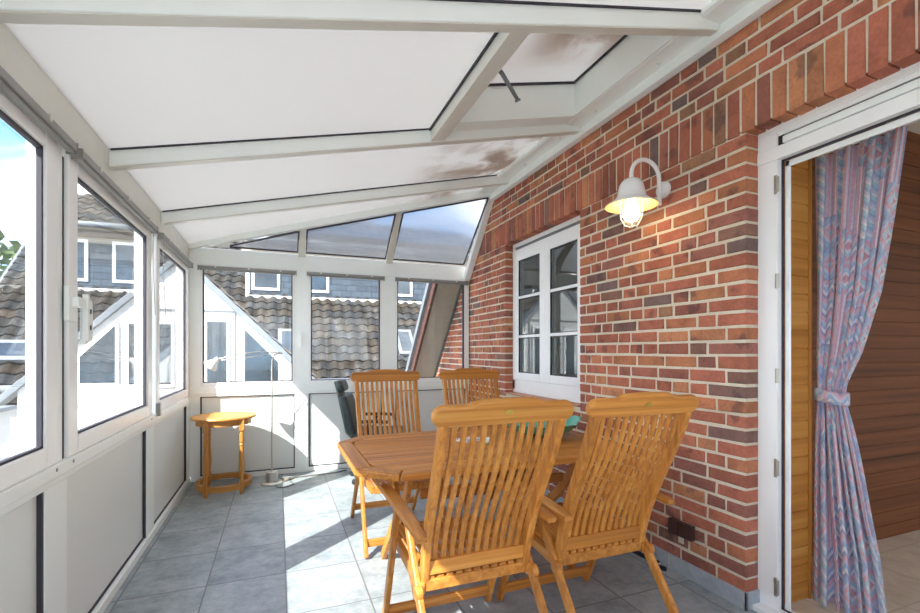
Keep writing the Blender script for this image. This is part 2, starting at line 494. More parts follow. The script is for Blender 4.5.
def course(y0, y1, z0, z1, seed_off):
    y = y0; k = 0; pat = []
    while y < y1 - .02:
        if k == 0: L = [.215, .105, .16][seed_off % 3]
        else: L = random.choice([.215, .215, .215, .105, .105])
        if pat[-3:] == [.215]*3: L = .105
        if pat[-3:] == [.105]*3: L = .215
        pat.append(L)
        rest = y1 - (y + L)
        if rest < .07: L = y1 - y if y1 - y < .29 else (y1 - y)/2 - J/2
        put_brick(y, min(y + L, y1), z0, z1)
        y += L + J; k += 1
nz = int(3.12/CP)
for r in range(nz):
    z0 = r*CP + J/2; z1 = (r+1)*CP - J/2
    if r*CP >= SB - .001 and r < 35: continue
    if r >= 35:
        z0 = ST + J/2 + (r-35)*CP + .001; z1 = z0 + CP - J
    end = min(8.2, 5.39 + (2.13 - z1)/1.1)
    spans = [(YB, end)]
    if z1 < SB: spans = [(YB, DOOR[0]-.002), (DOOR[1], end)]
    if z1 < SB and z1 > WIN[2]: spans = [(YB, DOOR[0]-.002), (DOOR[1], WIN[0]), (WIN[1], end)]
    for i, (a, b) in enumerate(spans): course(a, b, z0, z1, r + i)
y = YB
while y < 4.90:                                 # upright soldier bricks
    w = random.uniform(.062, .068); put_brick(y, y+w, SB, ST-J/2); y += w + .0115
mo = .0065                                      # mortar bed behind the brick faces
def mbox(y0, y1, z0, z1, x1=2.56): bw.box(XR+mo, x1, y0, y1, z0, z1, 1)
mbox(YB, DOOR[0]-mo, 0, SB+mo); mbox(DOOR[1]+mo, WIN[0]-mo, 0, SB+mo)
mbox(WIN[0]-mo, WIN[1]+mo, 0, WIN[2]-mo)
def ys(z): return 5.36 + (2.13 - z)/1.1
def mpoly(pts): bw.hexa([(XR+mo, y, z) for y, z in pts], [(2.56, y, z) for y, z in pts], 1)
mpoly([(WIN[1]+mo,0),(ys(0),0),(ys(SB+mo),SB+mo),(WIN[1]+mo,SB+mo)])
mpoly([(YB,SB+.014),(ys(SB+.014),SB+.014),(ys(3.12),3.12),(YB,3.12)])
mpoly([(5.3,-3),(ys(0),-3),(ys(0),-.001),(5.3,-.001)])
struct(bw.build('wall_right', [M['brick'], M['mortar']]), 'red and orange brick house wall with cream joints')

sk = MB()
sk.box(XR-.012, XR-.001, DOOR[1]-.012, 5.06, 0, .088); sk.box(XR-.012, XR+.09, DOOR[1]-.012, DOOR[1]-.001, 0, .088)
sk.box(XR-.012, XR-.001, YB, DOOR[0]+.012, 0, .088); sk.box(XR-.012, XR+.09, DOOR[0]+.001, DOOR[0]+.012, 0, .088)
struct(sk.build('baseboard_right', M['skirt'], bevel=.002), 'blue-grey tile skirting along the brick wall')

# ------------------------------------------------------------------ left wall (white aluminium)
POSTS = [-.60, .83, 2.265, 3.695]
wl = MB()
def lpost(a, b, z0, z1): wl.box(XL-.09, XL, a, b, z0, z1)
for p in POSTS: lpost(p-.095, p+.095, .05, .765); lpost(p-.02, p+.05, .80, 2.16)
lpost(5.04, 5.22, 0, 2.16); lpost(YB, YB+.1, 0, 2.16)
wl.box(XL-.09, XL+.012, YB, 5.15, 0, .05)                        # floor rail
wl.box(XL-.09, XL, YB, 5.05, .765, .80)
wl.box(XL-.05, XL+.018, YB, 5.05, .80, .852)                     # sill band
wl.box(XL-.05, XL-.003, YB, 5.05, 2.10, 2.17)                    # head
wo = struct(wl.build('wall_left', M['white'], bevel=.004), 'white aluminium lower wall and posts along the left side')
bays = [(YB+.1, -.695), (-.505, .735), (.925, 2.17), (2.36, 3.60), (3.79, 5.04)]
pn = MB(); gk = MB()
for a, b in bays:
    pn.box(XL-.06, XL-.022, a, b, .05, .765)
    gk.box(XL-.022, XL-.006, b-.014, b, .05, .765); gk.box(XL-.022, XL-.012, a, b, .05, .058)
pn.build('infill_panel', M['panel'], wo); gk.build('gasket', M['gasket'], wo)
# eaves beam
eb = MB().box(XL-.16, XL, YB, 5.3, 2.17, 2.345)
struct(eb.build('trim_1', M['taupe'], bevel=.004), 'white eaves beam above the left windows')

def left_window(n, y0, y1, label, handle=False, latch=False):
    w = sempty('window_%d' % n, label, (XL, (y0+y1)/2, .852))
    oy = (y0+y1)/2; L = lambda b: b
    f = MB(); x0, x1 = -.034, .012
    s = .098; zb, zt = .0, 1.25
    f.box(x0, x1, y0-oy, y0+s-oy, zb, zt); f.box(x0, x1, y1-s-oy, y1-oy, zb, zt)
    f.box(x0, x1, y0+s-oy, y1-s-oy, zb, zb+.078); f.box(x0, x1, y0+s-oy, y1-s-oy, zt-.055, zt)
    f.build('window_frame', M['upvc'], w, bevel=.006)
    g = MB(); a, b = y0+s-oy, y1-s-oy; c, d = zb+.078, zt-.055; q = .013
    g.box(-.014, .002, a, a+q, c, d); g.box(-.014, .002, b-q, b, c, d)
    g.box(-.014, .002, a, b, c, c+q*.7); g.box(-.014, .002, a, b, d-q, d)
    g.build('gasket', M['gasket'], w)
    MB().box(-.020, -.014, a, b, c, d).build('pane', M['glass'], w)
    if handle:
        h = MB(); yy = y0-oy+.005
        h.box(.012, .03, yy-.055, yy+.035, .56, .70)
        h.build('handle_plate', M['white'], w, bevel=.004)
        h = MB(); h.box(.03, .05, yy-.02, yy+.08, .62, .66)
        h.sweep([(.045, yy+.075, .68), (.045, yy+.075, .48), (.045, yy+.045, .475)], .02, .018, (1,0,0))
        h.build('handle', M['white'], w, bevel=.004)
        h = MB(); h.box(.012, .046, yy+.105, yy+.155, .48, .66); hb = h.build('alarm_box', M['white'], w, bevel=.008)
        h = MB(); h.box(.046, .048, yy+.115, yy+.13, .60, .62); h.box(.046, .048, yy+.115, yy+.13, .53, .55); h.build('slot', M['gasket'], hb)
    if latch:
        h = MB(); h.box(.012, .04, y0-oy-.03, y0-oy+.01, -.02, .07); h.build('latch', M['blindgrey'], w, bevel=.004)
    h = MB()
    for yy in (y0-oy+.03, y1-oy-.03):
        h.lathe([(0,.02),(.007,.02),(.007,.0),(0,.0)], (0, yy, -.02), 10, axis='x')
    h.build('screw_cap', M['blindgrey'], w)
    return w
left_window(1, .87, 2.243, 'left window nearest the camera, showing sky')
left_window(2, 2.338, 3.672, 'left window with the white lever handle', True)
left_window(3, 3.80, 5.045, 'left window beside the far corner', latch=True)
left_window(13, -.56, .80, 'left window behind the camera')
gp = MB().box(XL-.03, XL-.002, 2.322, 2.334, .84, 2.08)
struct(gp.build('trim_2', M['gasket']), 'dark joint beside the handle of the left window')

# ------------------------------------------------------------------ far wall
wf = MB()
def fb(x0, x1, z0, z1, d=0.): wf.box(x0, x1, YE-d, YE+.09, z0, z1)
fb(XL+.001, -.715, .05, 2.15); fb(.165, .305, .05, 2.15); fb(1.095, 1.25, .05, 2.15); fb(2.122, 2.165, .05, 2.15)
fb(XL+.013, XR-.013, 0, .05); fb(XL, XR-.01, .835, .865, .004); fb(XL, XR-.01, .865, .945, .012)
fb(XL, XR-.01, 2.15, 2.315, .0)
wfo = struct(wf.build('wall_far', M['white'], bevel=.004), 'white aluminium end wall of the conservatory')
pn = MB(); gk = MB(); fbays = [(-.715, .165), (.305, 1.095), (1.25, 2.122)]
for a, b in fbays:
    pn.box(a, b, YE+.022, YE+.06, .05, .835)
    gk.box(a, a+.012, YE+.008, YE+.022, .05, .835); gk.box(b-.01, b, YE+.008, YE+.022, .05, .835)
    gk.box(a, b, YE+.008, YE+.022, .05, .06); gk.box(a, b, YE+.008, YE+.022, .826, .835)
pn.build('infill_panel', M['panel'], wfo); gk.build('gasket', M['gasket'], wfo)
for i, (a, b) in enumerate(fbays):
    w = sempty('window_%d' % (4+i), ['far window on the left, behind the reading lamp', 'middle far window with a tiled roof behind', 'right far window showing the sloping verge'][i], ((a+b)/2, YE, .945))
    h = (b-a)/2; f = MB(); s = .022
    f.box(-h, -h+s, -.004, .06, 0, 1.205); f.box(h-s, h, -.004, .06, 0, 1.205)
    f.box(-h+s, h-s, -.004, .06, 0, .03); f.box(-h+s, h-s, -.004, .06, 1.175, 1.205)
    f.build('window_frame', M['upvc'], w, bevel=.003)
    g = MB(); q = .011; u = h-s
    g.box(-u, -u+q, .0, .04, .03, 1.175); g.box(u-q, u, .0, .04, .03, 1.175); g.box(-u, u, .0, .04, .03, .03+q*.7); g.box(-u, u, .0, .04, 1.175-q, 1.175)
    g.build('gasket', M['gasket'], w)
    MB().box(-u, u, .02, .026, .03, 1.175).build('pane', M['glass'], w)
    if i == 1:
        hh = MB(); hh.box(-h-.09, -h-.065, -.014, 0, .40, .56); hh.sweep([(-h-.078, -.012, .51), (-h-.078, -.04, .51), (-h-.078, -.042, .39)], .018, .014, (1,0,0))
        hh.build('handle', M['white'], w, bevel=.003)

# sloping gable glazing above the far wall (leans inwards)
HL = V((XL, 5.13, 2.335)); HR = V((2.14, 4.42, 3.01))            # hip line
def hip_at(x):                                                  # point on the hip rafter
    k = (x - HL.x)/(HR.x - HL.x); return HL.lerp(HR, k)
def low_at(x): return V((x, 5.13, 2.318))
def hipq(x, s):                                                 # 0 bottom .. 1 top on the leaning plane
    return low_at(x).lerp(hip_at(x), s)
NH = V((0, -.70, -.72)).normalized()
tr = MB(); tr.sweep([HL + V((.0,0,-.005)), HR + V((.02,0,-.005))], .07, .09, (0,1,0))
struct(tr.build('trim_3', M['white'], bevel=.004), 'white hip rafter rising from the far left corner to the brick wall')
tr = MB(); tr.sweep([(2.125,5.14,2.16), (2.125,5.10,2.20), HR + V((0,0,.02))], .075, .07, (1,0,0))
struct(tr.build('trim_4', M['white'], bevel=.004), 'white sloping jamb against the brick wall')
tr = MB()
for xm in (.235, 1.17): tr.sweep([low_at(xm)+V((0,0,-.02)), hip_at(xm)], .075, .06, (1,0,0))
struct(tr.build('trim_5', M['taupe'], bevel=.003), 'leaning mullions of the gable glazing')
for i, (a, b) in enumerate([(-.45, .195), (.275, 1.13), (1.21, 2.085)]):
    w = sempty('window_%d' % (7+i), ['small triangular gable pane at the left', 'middle ribbed gable pane', 'right ribbed gable pane against the brick wall'][i])
    def quad(x0, x1, s0, s1, off): return [hipq(x0, s0)+NH*off, hipq(x1, s0)+NH*off, hipq(x1, s1)+NH*off, hipq(x0, s1)+NH*off]
    m = .03
    lo = [hipq(a,.0)+V((0,0,.02)), hipq(b,.0)+V((0,0,.02)), hipq(b,1)-V((0,0,.07)), hipq(a,1)-V((0,0,.07))]
    if i == 0:
        lo[3] = lo[0] + V((0,0,.012))
        fl_ = [low_at(XL), low_at(-.44), hip_at(-.44), hip_at(XL)+V((0,0,.02))]
        MB().hexa([p - NH*.012 for p in fl_], [p - NH*.02 for p in fl_]).build('infill_panel', M['white'], w)
    c = sum(lo, V())/4
    MB().hexa([p for p in lo], [p - NH*.01 for p in lo]).build('pane', M['ribbed'], w)
    g = MB()
    for k in range(4):
        p, q = lo[k] + NH*.004, lo[(k+1) % 4] + NH*.004
        if (q-p).length > .03: g.sweep([p, q], .012, .014, NH)
    g.build('gasket', M['gasket'], w)

# ------------------------------------------------------------------ roof
rf = MB()
def sheet(poly, th=.016, lift=0.):
    lo = [V((x, y, zr(x)+lift)) for x, y in poly]
    rf.hexa(lo, [p + V((0,0,th)) for p in lo])
RY = [-.62, .55, 1.72, 2.89, 4.02]                               # rafters
SKX = (1.03, 1.96); SKY = (1.76, 2.84)
sheet([(XL, YB), (2.14, YB), (2.14, 1.72), (XL, 1.72)])
sheet([(XL, 1.72), (.995, 1.72), (.995, 2.89), (XL, 2.89)])
sheet([(XL, 2.89), (2.14, 2.89), (2.14, 4.02), (XL, 4.02)])
sheet([(XL, 4.02), (2.14, 4.02), (2.14, 4.44), (XL, 5.14)])
struct(rf.build('ceiling', M['poly']), 'white opal plastic roof panels over the conservatory')
n = 6
for i, yy in enumerate(RY):
    t = MB(); lo = []; hi = []
    a = [V((XL, yy-.03, zr(XL)-.088)), V((2.105, yy-.03, zr(2.105)-.088)), V((2.105, yy-.03, zr(2.105)-.002)), V((XL, yy-.03, zr(XL)-.002))]
    t.hexa(a, [p + V((0,.06,0)) for p in a])
    o = struct(t.build('trim_%d' % (n+i), [M['white']], bevel=.003), 'white roof rafter')
    g = MB(); a = [V((XL+.01, yy-.04, zr(XL+.01)-.009)), V((1.98, yy-.04, zr(1.98)-.009)), V((1.98, yy-.04, zr(1.98)-.001)), V((XL+.01, yy-.04, zr(XL+.01)-.001))]
    g.hexa(a, [p + V((0,.009,0)) for p in a]); g.build('gasket', M['gasket'], o)
    cp = MB(); a = [V((XL+.01, yy-.026, zr(XL+.01)-.093)), V((2.10, yy-.026, zr(2.10)-.093)), V((2.10, yy-.026, zr(2.10)-.088)), V((XL+.01, yy-.026, zr(XL+.01)-.088))]
    cp.hexa(a, [p + V((0,.05,0)) for p in a]); cp.build('cover_strip', M['taupe'], o)
# trimmer beside the skylight
t = MB(); a = [V((.93,1.75,zr(.93)-.085)), V((1.03,1.75,zr(1.03)-.085)), V((1.03,1.75,zr(1.03)+.02)), V((.93,1.75,zr(.93)+.02))]
t.hexa(a, [p + V((0,1.11,0)) for p in a])
o = struct(t.build('trim_11', M['taupe'], bevel=.003), 'beige-grey roof trimmer along the skylight')
t = MB(); a = [V((.918,1.75,zr(.918)-.014)), V((.93,1.75,zr(.93)-.014)), V((.93,1.75,zr(.93)-.001)), V((.918,1.75,zr(.918)-.001))]
t.hexa(a, [p + V((0,1.11,0)) for p in a]); t.build('gasket', M['gasket'], o)
# wall plate
t = MB(); prof = [(1.965, zr(1.965)+.01), (1.965, 2.975), (1.985, 2.965), (2.108, 2.965), (2.108, 2.905), (2.163, 2.905), (2.163, 3.12), (2.0, 3.10)]
t.hexa([V((x, YB, z)) for x, z in prof], [V((x, 4.43, z)) for x, z in prof])
o = struct(t.build('trim_12', M['white'], bevel=.003), 'white wall plate where the roof meets the brick')
t = MB()
for yy in (.6, 1.45, 2.05, 2.62, 3.05, 3.6, 4.0): t.lathe([(0,-.006),(.009,-.006),(.011,0),(0,0)], (2.06, yy, 2.965), 10)
t.build('screw_cap', M['taupe'], o)
# skylight: upstand and stained sheet
w = sempty('window_11', 'roof skylight on a white upstand with a stained sheet')
t = MB(); UP = .21
def ups(x0, x1, y0, y1):
    lo = [V((x0,y0,zr(x0)-.03)), V((x1,y0,zr(x1)-.03)), V((x1,y1,zr(x1)-.03)), V((x0,y1,zr(x0)-.03))]
    hi = [V((p.x, p.y, zr(p.x)+UP)) for p in lo]
    t.hexa(lo, hi)
ups(SKX[1], SKX[1]+.04, SKY[0], SKY[1]+.04); ups(SKX[0]-.03, SKX[0], SKY[0], SKY[1]+.04)
ups(SKX[0], SKX[1], SKY[1]-.11, SKY[1]+.02); ups(SKX[0], SKX[1], SKY[0]-.01, SKY[0]+.02)
t.build('upstand', M['white'], w)
t = MB(); lo = [V((x,y,zr(x)+UP)) for x, y in ((SKX[0]-.03,SKY[0]-.01),(SKX[1]+.04,SKY[0]-.01),(SKX[1]+.04,SKY[1]+.02),(SKX[0]-.03,SKY[1]+.02))]
t.hexa(lo, [p+V((0,0,.014)) for p in lo]); t.build('pane', M['skypoly'], w)
t = MB(); q = .014
for (x0,x1,y0,y1) in ((SKX[1]-q,SKX[1],SKY[0],SKY[1]-.11),(SKX[0],SKX[1],SKY[1]-.11-q,SKY[1]-.11)):
    lo = [V((x,y,zr(x)+UP-.014)) for x, y in ((x0,y0),(x1,y0),(x1,y1),(x0,y1))]
    t.hexa(lo, [p+V((0,0,.013)) for p in lo])
t.build('gasket', M['gasket'], w)
t = MB(); t.tube([(1.05,2.165,2.79),(1.10,2.17,2.76),(1.205,2.192,2.655)], [.012,.012,.010], 8)
t.tube([(1.205,2.192,2.655),(1.212,2.195,2.645)], .016, 8); t.build('opener_rod', M['outgrey'], w, smooth=True)

# unseen back wall behind the camera; glazing added to bring in sky light
t = MB()
t.box(XL-.1, XR, YB-.08, YB, 0, .85); t.box(XL-.1, XR, YB-.08, YB, 2.1, 2.33); t.box(XR, 2.56, YB-.08, YB, 0, 3.1)
for x in (XL-.09, .15, 1.13, 2.08): t.box(x, x+.09, YB-.08, YB, .85, 2.1)
a = [(XL,2.33),(XR,2.33),(XR,zr(XR)),(XL,2.345)]
t.hexa([(x,YB-.06,z) for x, z in a], [(x,YB-.02,z) for x, z in a])
wb = struct(t.build('wall_back', M['white']), 'unseen white wall behind the camera, glazing added for fill light')
for x0, x1 in ((XL,.15),(.24,1.13),(1.22,2.08)): MB().box(x0, x1, YB-.045, YB-.039, .85, 2.1).build('pane', M['glass'], wb)

# ------------------------------------------------------------------ blinds above the glazing
def blind(loc, length, axis, label, cords=()):
    o = thing('blind_rail', label, 'blind', loc, 0 if axis == 'x' else PI/2, 'slim grey blind cassettes above the windows')
    h = length/2
    t = MB(); t.box(-h, h, -.018, .018, -.016, .016); t.box(-h+.01, h-.01, -.012, .012, -.028, -.018)
    t.build('cassette', M['blindgrey'], o, bevel=.004)
    for i in range(3):
        x = -h + length*(i+.5)/3
        MB().box(x-.008, x+.008, -.021, .021, .0, .022).build('bracket', M['taupe'], o)
    for x in (-h-.006, h): MB().box(x, x+.006, -.02, .02, -.03, .018).build('end_cap', M['blindgrey'], o)
    for (x, dz, sx) in cords:
        t = MB(); t.tube([(x,-.0,-.03),(x+sx*.5,.004,-.03-dz*.5),(x+sx,.0,-.03-dz)], .0022, 6); t.build('pull_cord', M['cord'], o, smooth=True)
    return o
blind((XL+.035, 1.60, 2.115), 1.40, 'y', 'grey blind cassette along the top of the left window nearest the camera')
blind((XL+.035, 3.00, 2.115), 1.28, 'y', 'grey blind cassette above the left window with the lever handle', [(.60,.55,.06),(.61,.42,-.05)])
blind((XL+.035, 4.42, 2.115), 1.20, 'y', 'grey blind cassette above the left window beside the far corner', [(-.55,.62,.12)])
blind((-.275, YE-.03, 2.115), .90, 'x', 'grey blind cassette above the far window behind the reading lamp')
blind((.70, YE-.03, 2.115), .82, 'x', 'grey blind cassette above the middle far window')
blind((1.69, YE-.03, 2.115), .88, 'x', 'grey blind cassette above the far window beside the brick wall')

# ------------------------------------------------------------------ house window in the brick wall
w = sempty('window_10', 'white house window with two sashes of three panes in the brick wall')
t = MB(); X0, X1 = 2.255, 2.32; ya, yb = WIN[0], WIN[1]; zt = SB
t.box(X0, X1, ya, yb, 2.345, zt); t.box(X0-.004, X1, ya, yb, 2.245, 2.315)
t.box(X0, X1, ya, ya+.05, .90, 2.345); t.box(X0, X1, yb-.05, yb, .90, 2.345)
t.box(X0+.02, X1, ya, yb, 2.31, 2.35); t.box(X0, X1, ya, yb, .87, 1.0)
t.build('window_frame', M['upvc'], w, bevel=.004)
t = MB(); t.box(X0+.008, X0+.02, ya+.05, yb-.03, 2.318, 2.343); t.build('shutter_slot', M['outgrey'], w)
for (sa, sb) in ((ya+.05, (ya+yb)/2), ((ya+yb)/2, yb-.05)):
    t = MB(); s = .085; x0, x1 = X0-.012, X1-.01; z0, z1 = 1.0, 2.245
    t.box(x0, x1, sa, sa+s, z0, z1); t.box(x0, x1, sb-s, sb, z0, z1); t.box(x0, x1, sa+s, sb-s, z0, z0+.075); t.box(x0, x1, sa+s, sb-s, z1-.05, z1)
    so = t.build('sash', M['upvc'], w, bevel=.005)
    t = MB()
    for zz in (1.435, 1.825): t.box(x0+.01, x1-.01, sa+s, sb-s, zz-.014, zz+.014)
    t.build('glazing_bar', M['upvc'], so, bevel=.003)
    g = MB(); q = .008; c, d = z0+.075, z1-.05
    for zz0, zz1 in ((c,1.421),(1.449,1.811),(1.839,d)):
        g.box(x0+.008, x0+.02, sa+s, sa+s+q, zz0, zz1); g.box(x0+.008, x0+.02, sb-s-q, sb-s, zz0, zz1)
        g.box(x0+.008, x0+.02, sa+s, sb-s, zz0, zz0+q*.7); g.box(x0+.008, x0+.02, sa+s, sb-s, zz1-q*.7, zz1)
    g.build('gasket', M['gasket'], so)
    MB().box(x0+.025, x0+.03, sa+s, sb-s, c, d).build('pane', M['houseglass'], so)
t = MB(); t.box(XR-.02, X0+.01, ya+.003, yb-.003, WIN[2]-.005, .868); t.build('sill', M['sillbrick'], w, bevel=.003)

# ------------------------------------------------------------------ terrace door
d = sempty('door_1', 'white terrace door frame in the brick wall')
t = MB(); X0, X1 = 2.255, 2.292; ya, yb = DOOR
t.box(X0, X1, yb-.098, yb, 0, 2.222); t.box(X0, X1, ya, ya+.098, 0, 2.222)
t.box(X0, X1, yb-.098, yb, 2.285, 2.355); t.box(X0, X1, ya, ya+.098, 2.285, 2.355)
t.box(X0, X1, ya, yb, 2.355, SB+.012); t.box(X0+.01, X1, ya+.098, yb-.098, 2.335, 2.356)
t.box(X0+.033, X1, ya+.098, yb-.098, 2.28, 2.34)
t.box(X0-.004, X1, ya, yb, 2.222, 2.284)
t.build('door_frame', M['upvc'], d, bevel=.005)
t = MB(); t.box(X0-.008, X0+.03, ya+.11, yb-.125, 2.288, 2.322); t.build('shutter_slat', M['white'], d, bevel=.006)
t = MB(); t.box(X0+.005, X0+.038, yb-.125, yb-.1, 2.286, 2.332); t.box(X0+.02, X0+.04, ya+.1, yb-.1, 2.322, 2.334); t.build('shutter_guide', M['black'], d)
t = MB(); t.box(X0+.03, X1, yb-.108, yb-.098, .03, 2.222); t.box(X0+.03, X1, ya+.1, yb-.1, 2.213, 2.222); t.box(X0+.03, X1, ya+.098, ya+.116, .03, 2.222)
t.box(X0+.03, X1, ya+.1, yb-.1, .026, .034)
t.build('gasket', M['gasket'], d)
t = MB(); t.box(X0+.04, X1+.015, yb-.131, yb-.108, .03, 2.213); t.box(X0+.04, X1+.015, ya+.116, yb-.108, 2.184, 2.213); t.box(X0+.04, X1+.015, ya+.116, ya+.137, .03, 2.208)
t.build('inner_lining', M['upvc'], d, bevel=.003)
t = MB(); t.box(X0-.06, X1+.04, ya+.013, yb-.013, 0.0, .028); t.build('threshold', M['upvc'], d, bevel=.004)
for zz in (2.10, 1.63, 1.17, .72, .14):
    t = MB(); t.tube([(X0-.004, yb-.100, zz-.035), (X0-.004, yb-.100, zz+.035)], .009, 10)
    if zz in (2.10, .72, .14): t.box(X0-.006, X0, yb-.098, yb-.085, zz-.045, zz+.045)
    t.build('hinge', M['hinge'], d, smooth=False)

# ------------------------------------------------------------------ rooms of the house behind
t = MB(); t.box(2.305, 6.6, -2.2, 1.95, -.14, -.04)
struct(t.build('floor_indoor', M['floorin']), 'beige tiled floor inside the house')
def planks(name, mat, x0, x1, z0, z1, y, th, pitch, label):
    t = MB(); z = z0
    while z < z1 - .01:
        t.box(x0, x1, y, y+th, z+.003, min(z+pitch-.003, z1)); z += pitch
    t.box(x0, x1, y+.006, y+th+.01, z0, z1)
    return struct(t.build(name, mat, bevel=.003), label)
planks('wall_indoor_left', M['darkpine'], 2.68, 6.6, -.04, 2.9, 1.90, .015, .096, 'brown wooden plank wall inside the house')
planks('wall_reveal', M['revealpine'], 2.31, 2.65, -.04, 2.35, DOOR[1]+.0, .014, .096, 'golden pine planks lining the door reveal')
t = MB(); t.box(2.65, 2.666, DOOR[1]-.012, DOOR[1]+.03, -.04, 2.36)
struct(t.build('trim_13', M['pine_z'], bevel=.006), 'golden pine corner strip beside the curtain')
t = MB(); t.box(2.63, 2.665, DOOR[1]+.032, 1.92, -.04, 2.9); struct(t.build('wall_indoor_return', M['revealpine']))
t = MB(); t.box(2.56, 6.6, -2.2, -2.1, -.04, 2.9)
t.box(6.5, 6.6, -2.2, 1.95, -.04, .5); t.box(6.5, 6.6, -2.2, 1.95, 2.4, 2.9); t.box(6.5, 6.6, -2.2, -2.0, .5, 2.4); t.box(6.5, 6.6, .6, 1.95, .5, 2.4)  # end wall with an unseen opening added to let sky light into the room
t.box(2.56, 2.6, -2.2, DOOR[0], -.04, 2.9); t.box(2.565, 2.66, DOOR[0], DOOR[1]+.3, 2.4, 2.9)
struct(t.build('wall_indoor_right', M['plaster']), 'plastered walls inside the house')
t = MB(); t.box(2.565, 6.6, -2.2, 5.2, 2.9, 3.0); struct(t.build('ceiling_indoor', M['plaster']))
t = MB(); t.box(2.565, 5.2, 1.97, 2.0, 0, 2.9); t.box(5.2, 5.25, 1.97, 5.2, 0, 2.9); t.box(2.565, 5.2, 5.0, 5.05, 0, 2.9); t.box(2.565, 5.2, 2.0, 5.0, 2.86, 2.9); t.box(2.56, 5.2, 2.0, 5.15, -.1, 0)
struct(t.build('wall_indoor_back', M['plaster']))

# ------------------------------------------------------------------ curtain
cu = thing('curtain', 'blue and pink patterned curtain gathered by a tie inside the terrace door', 'curtain', (2.705, 1.585, 0))
def curtain_mesh():
    NU, NV = 150, 90; vs = []; uvs = []; W = 1.15
    ZT, ZB, ZK = 2.335, -.022, 1.05
    def right(z):
        tb = [(-.1,.345),(.0,.34),(.277,.30),(.46,.258),(.69,.212),(.9,.165),(1.0,.14),(1.05,.131),(1.12,.138),(1.29,.21),(1.586,.286),(1.94,.336),(2.34,.385)]
        for (a, ra), (b, rb) in zip(tb, tb[1:]):
            if a <= z <= b: return ra + (rb-ra)*(z-a)/(b-a)
        return tb[-1][1] if z > 1 else tb[0][1]
    for j in range(NV+1):
        z = ZB + (ZT-ZB)*j/NV; r = right(z)
        squeeze = math.exp(-((z-ZK)/.16)**2)
        amp = .026*(1-.45*squeeze) * (1.15 if z < ZK else .8)
        for i in range(NU+1):
            u = i/NU
            ph = u*2*PI*7 + .6*math.sin(u*7+1) + .25*math.sin(z*2+u*5)
            y = -r*u + .010*math.sin(ph*2+1)*(1-.5*squeeze)
            x = amp*math.sin(ph) + .012*math.sin(ph*.5+z*1.5) - (.055*(1-z/ZK) if z < ZK else 0)
            zz = z + (.008*math.sin(ph+1) if j == 0 else 0) 
            vs.append((x, y, zz)); uvs.append((u*W, z + (.06*u*(ZK-z) if z < ZK else .05*u*(z-ZK))))
    fs = []
    for j in range(NV):
        for i in range(NU):
            a = j*(NU+1)+i; fs.append((a, a+1, a+NU+2, a+NU+1))
    me = bpy.data.meshes.new('cloth'); me.from_pydata(vs, [], fs)
    ul = me.uv_layers.new(name='UVMap')
    for p in me.polygons:
        p.use_smooth = True
        for li in p.loop_indices: ul.data[li].uv = uvs[me.loops[li].vertex_index]
    me.materials.append(M['curtain'])
    o = bpy.data.objects.new('cloth', me); COL.objects.link(o)
    so = o.modifiers.new('thick', 'SOLIDIFY'); so.thickness = .002
    return o
cl = curtain_mesh(); cl.parent = cu
def tie_mesh():
    vs = []; fs = []; uvs = []; n = 40
    for k in range(n+1):
        a = 2*PI*k/n
        y = -.066 + .075*math.cos(a); x = .005 + .052*math.sin(a)
        dz = .012*math.cos(a)
        for z in (1.02, 1.05, 1.085): vs.append((x, y, z+dz)); uvs.append((k/n*.4, z+.3))
    for k in range(n):
        for q in range(2):
            a = 3*k+q; fs.append((a, a+3, a+4, a+1))
    me = bpy.data.meshes.new('tie_band'); me.from_pydata(vs, [], fs); ul = me.uv_layers.new(name='UVMap')
    for p in me.polygons:
        p.use_smooth = True
        for li in p.loop_indices: ul.data[li].uv = uvs[me.loops[li].vertex_index]
    me.materials.append(M['curtain']); o = bpy.data.objects.new('tie_band', me); COL.objects.link(o)
    so = o.modifiers.new('thick', 'SOLIDIFY'); so.thickness = .004
    return o
tie_mesh().parent = cu
t = MB(); t.box(2.712, 2.738, -.15, 1.60, 2.345, 2.37); cr = tag(t.build('curtain_rail', M['white'], bevel=.003), 'white curtain rail inside above the terrace door', 'curtain rail')

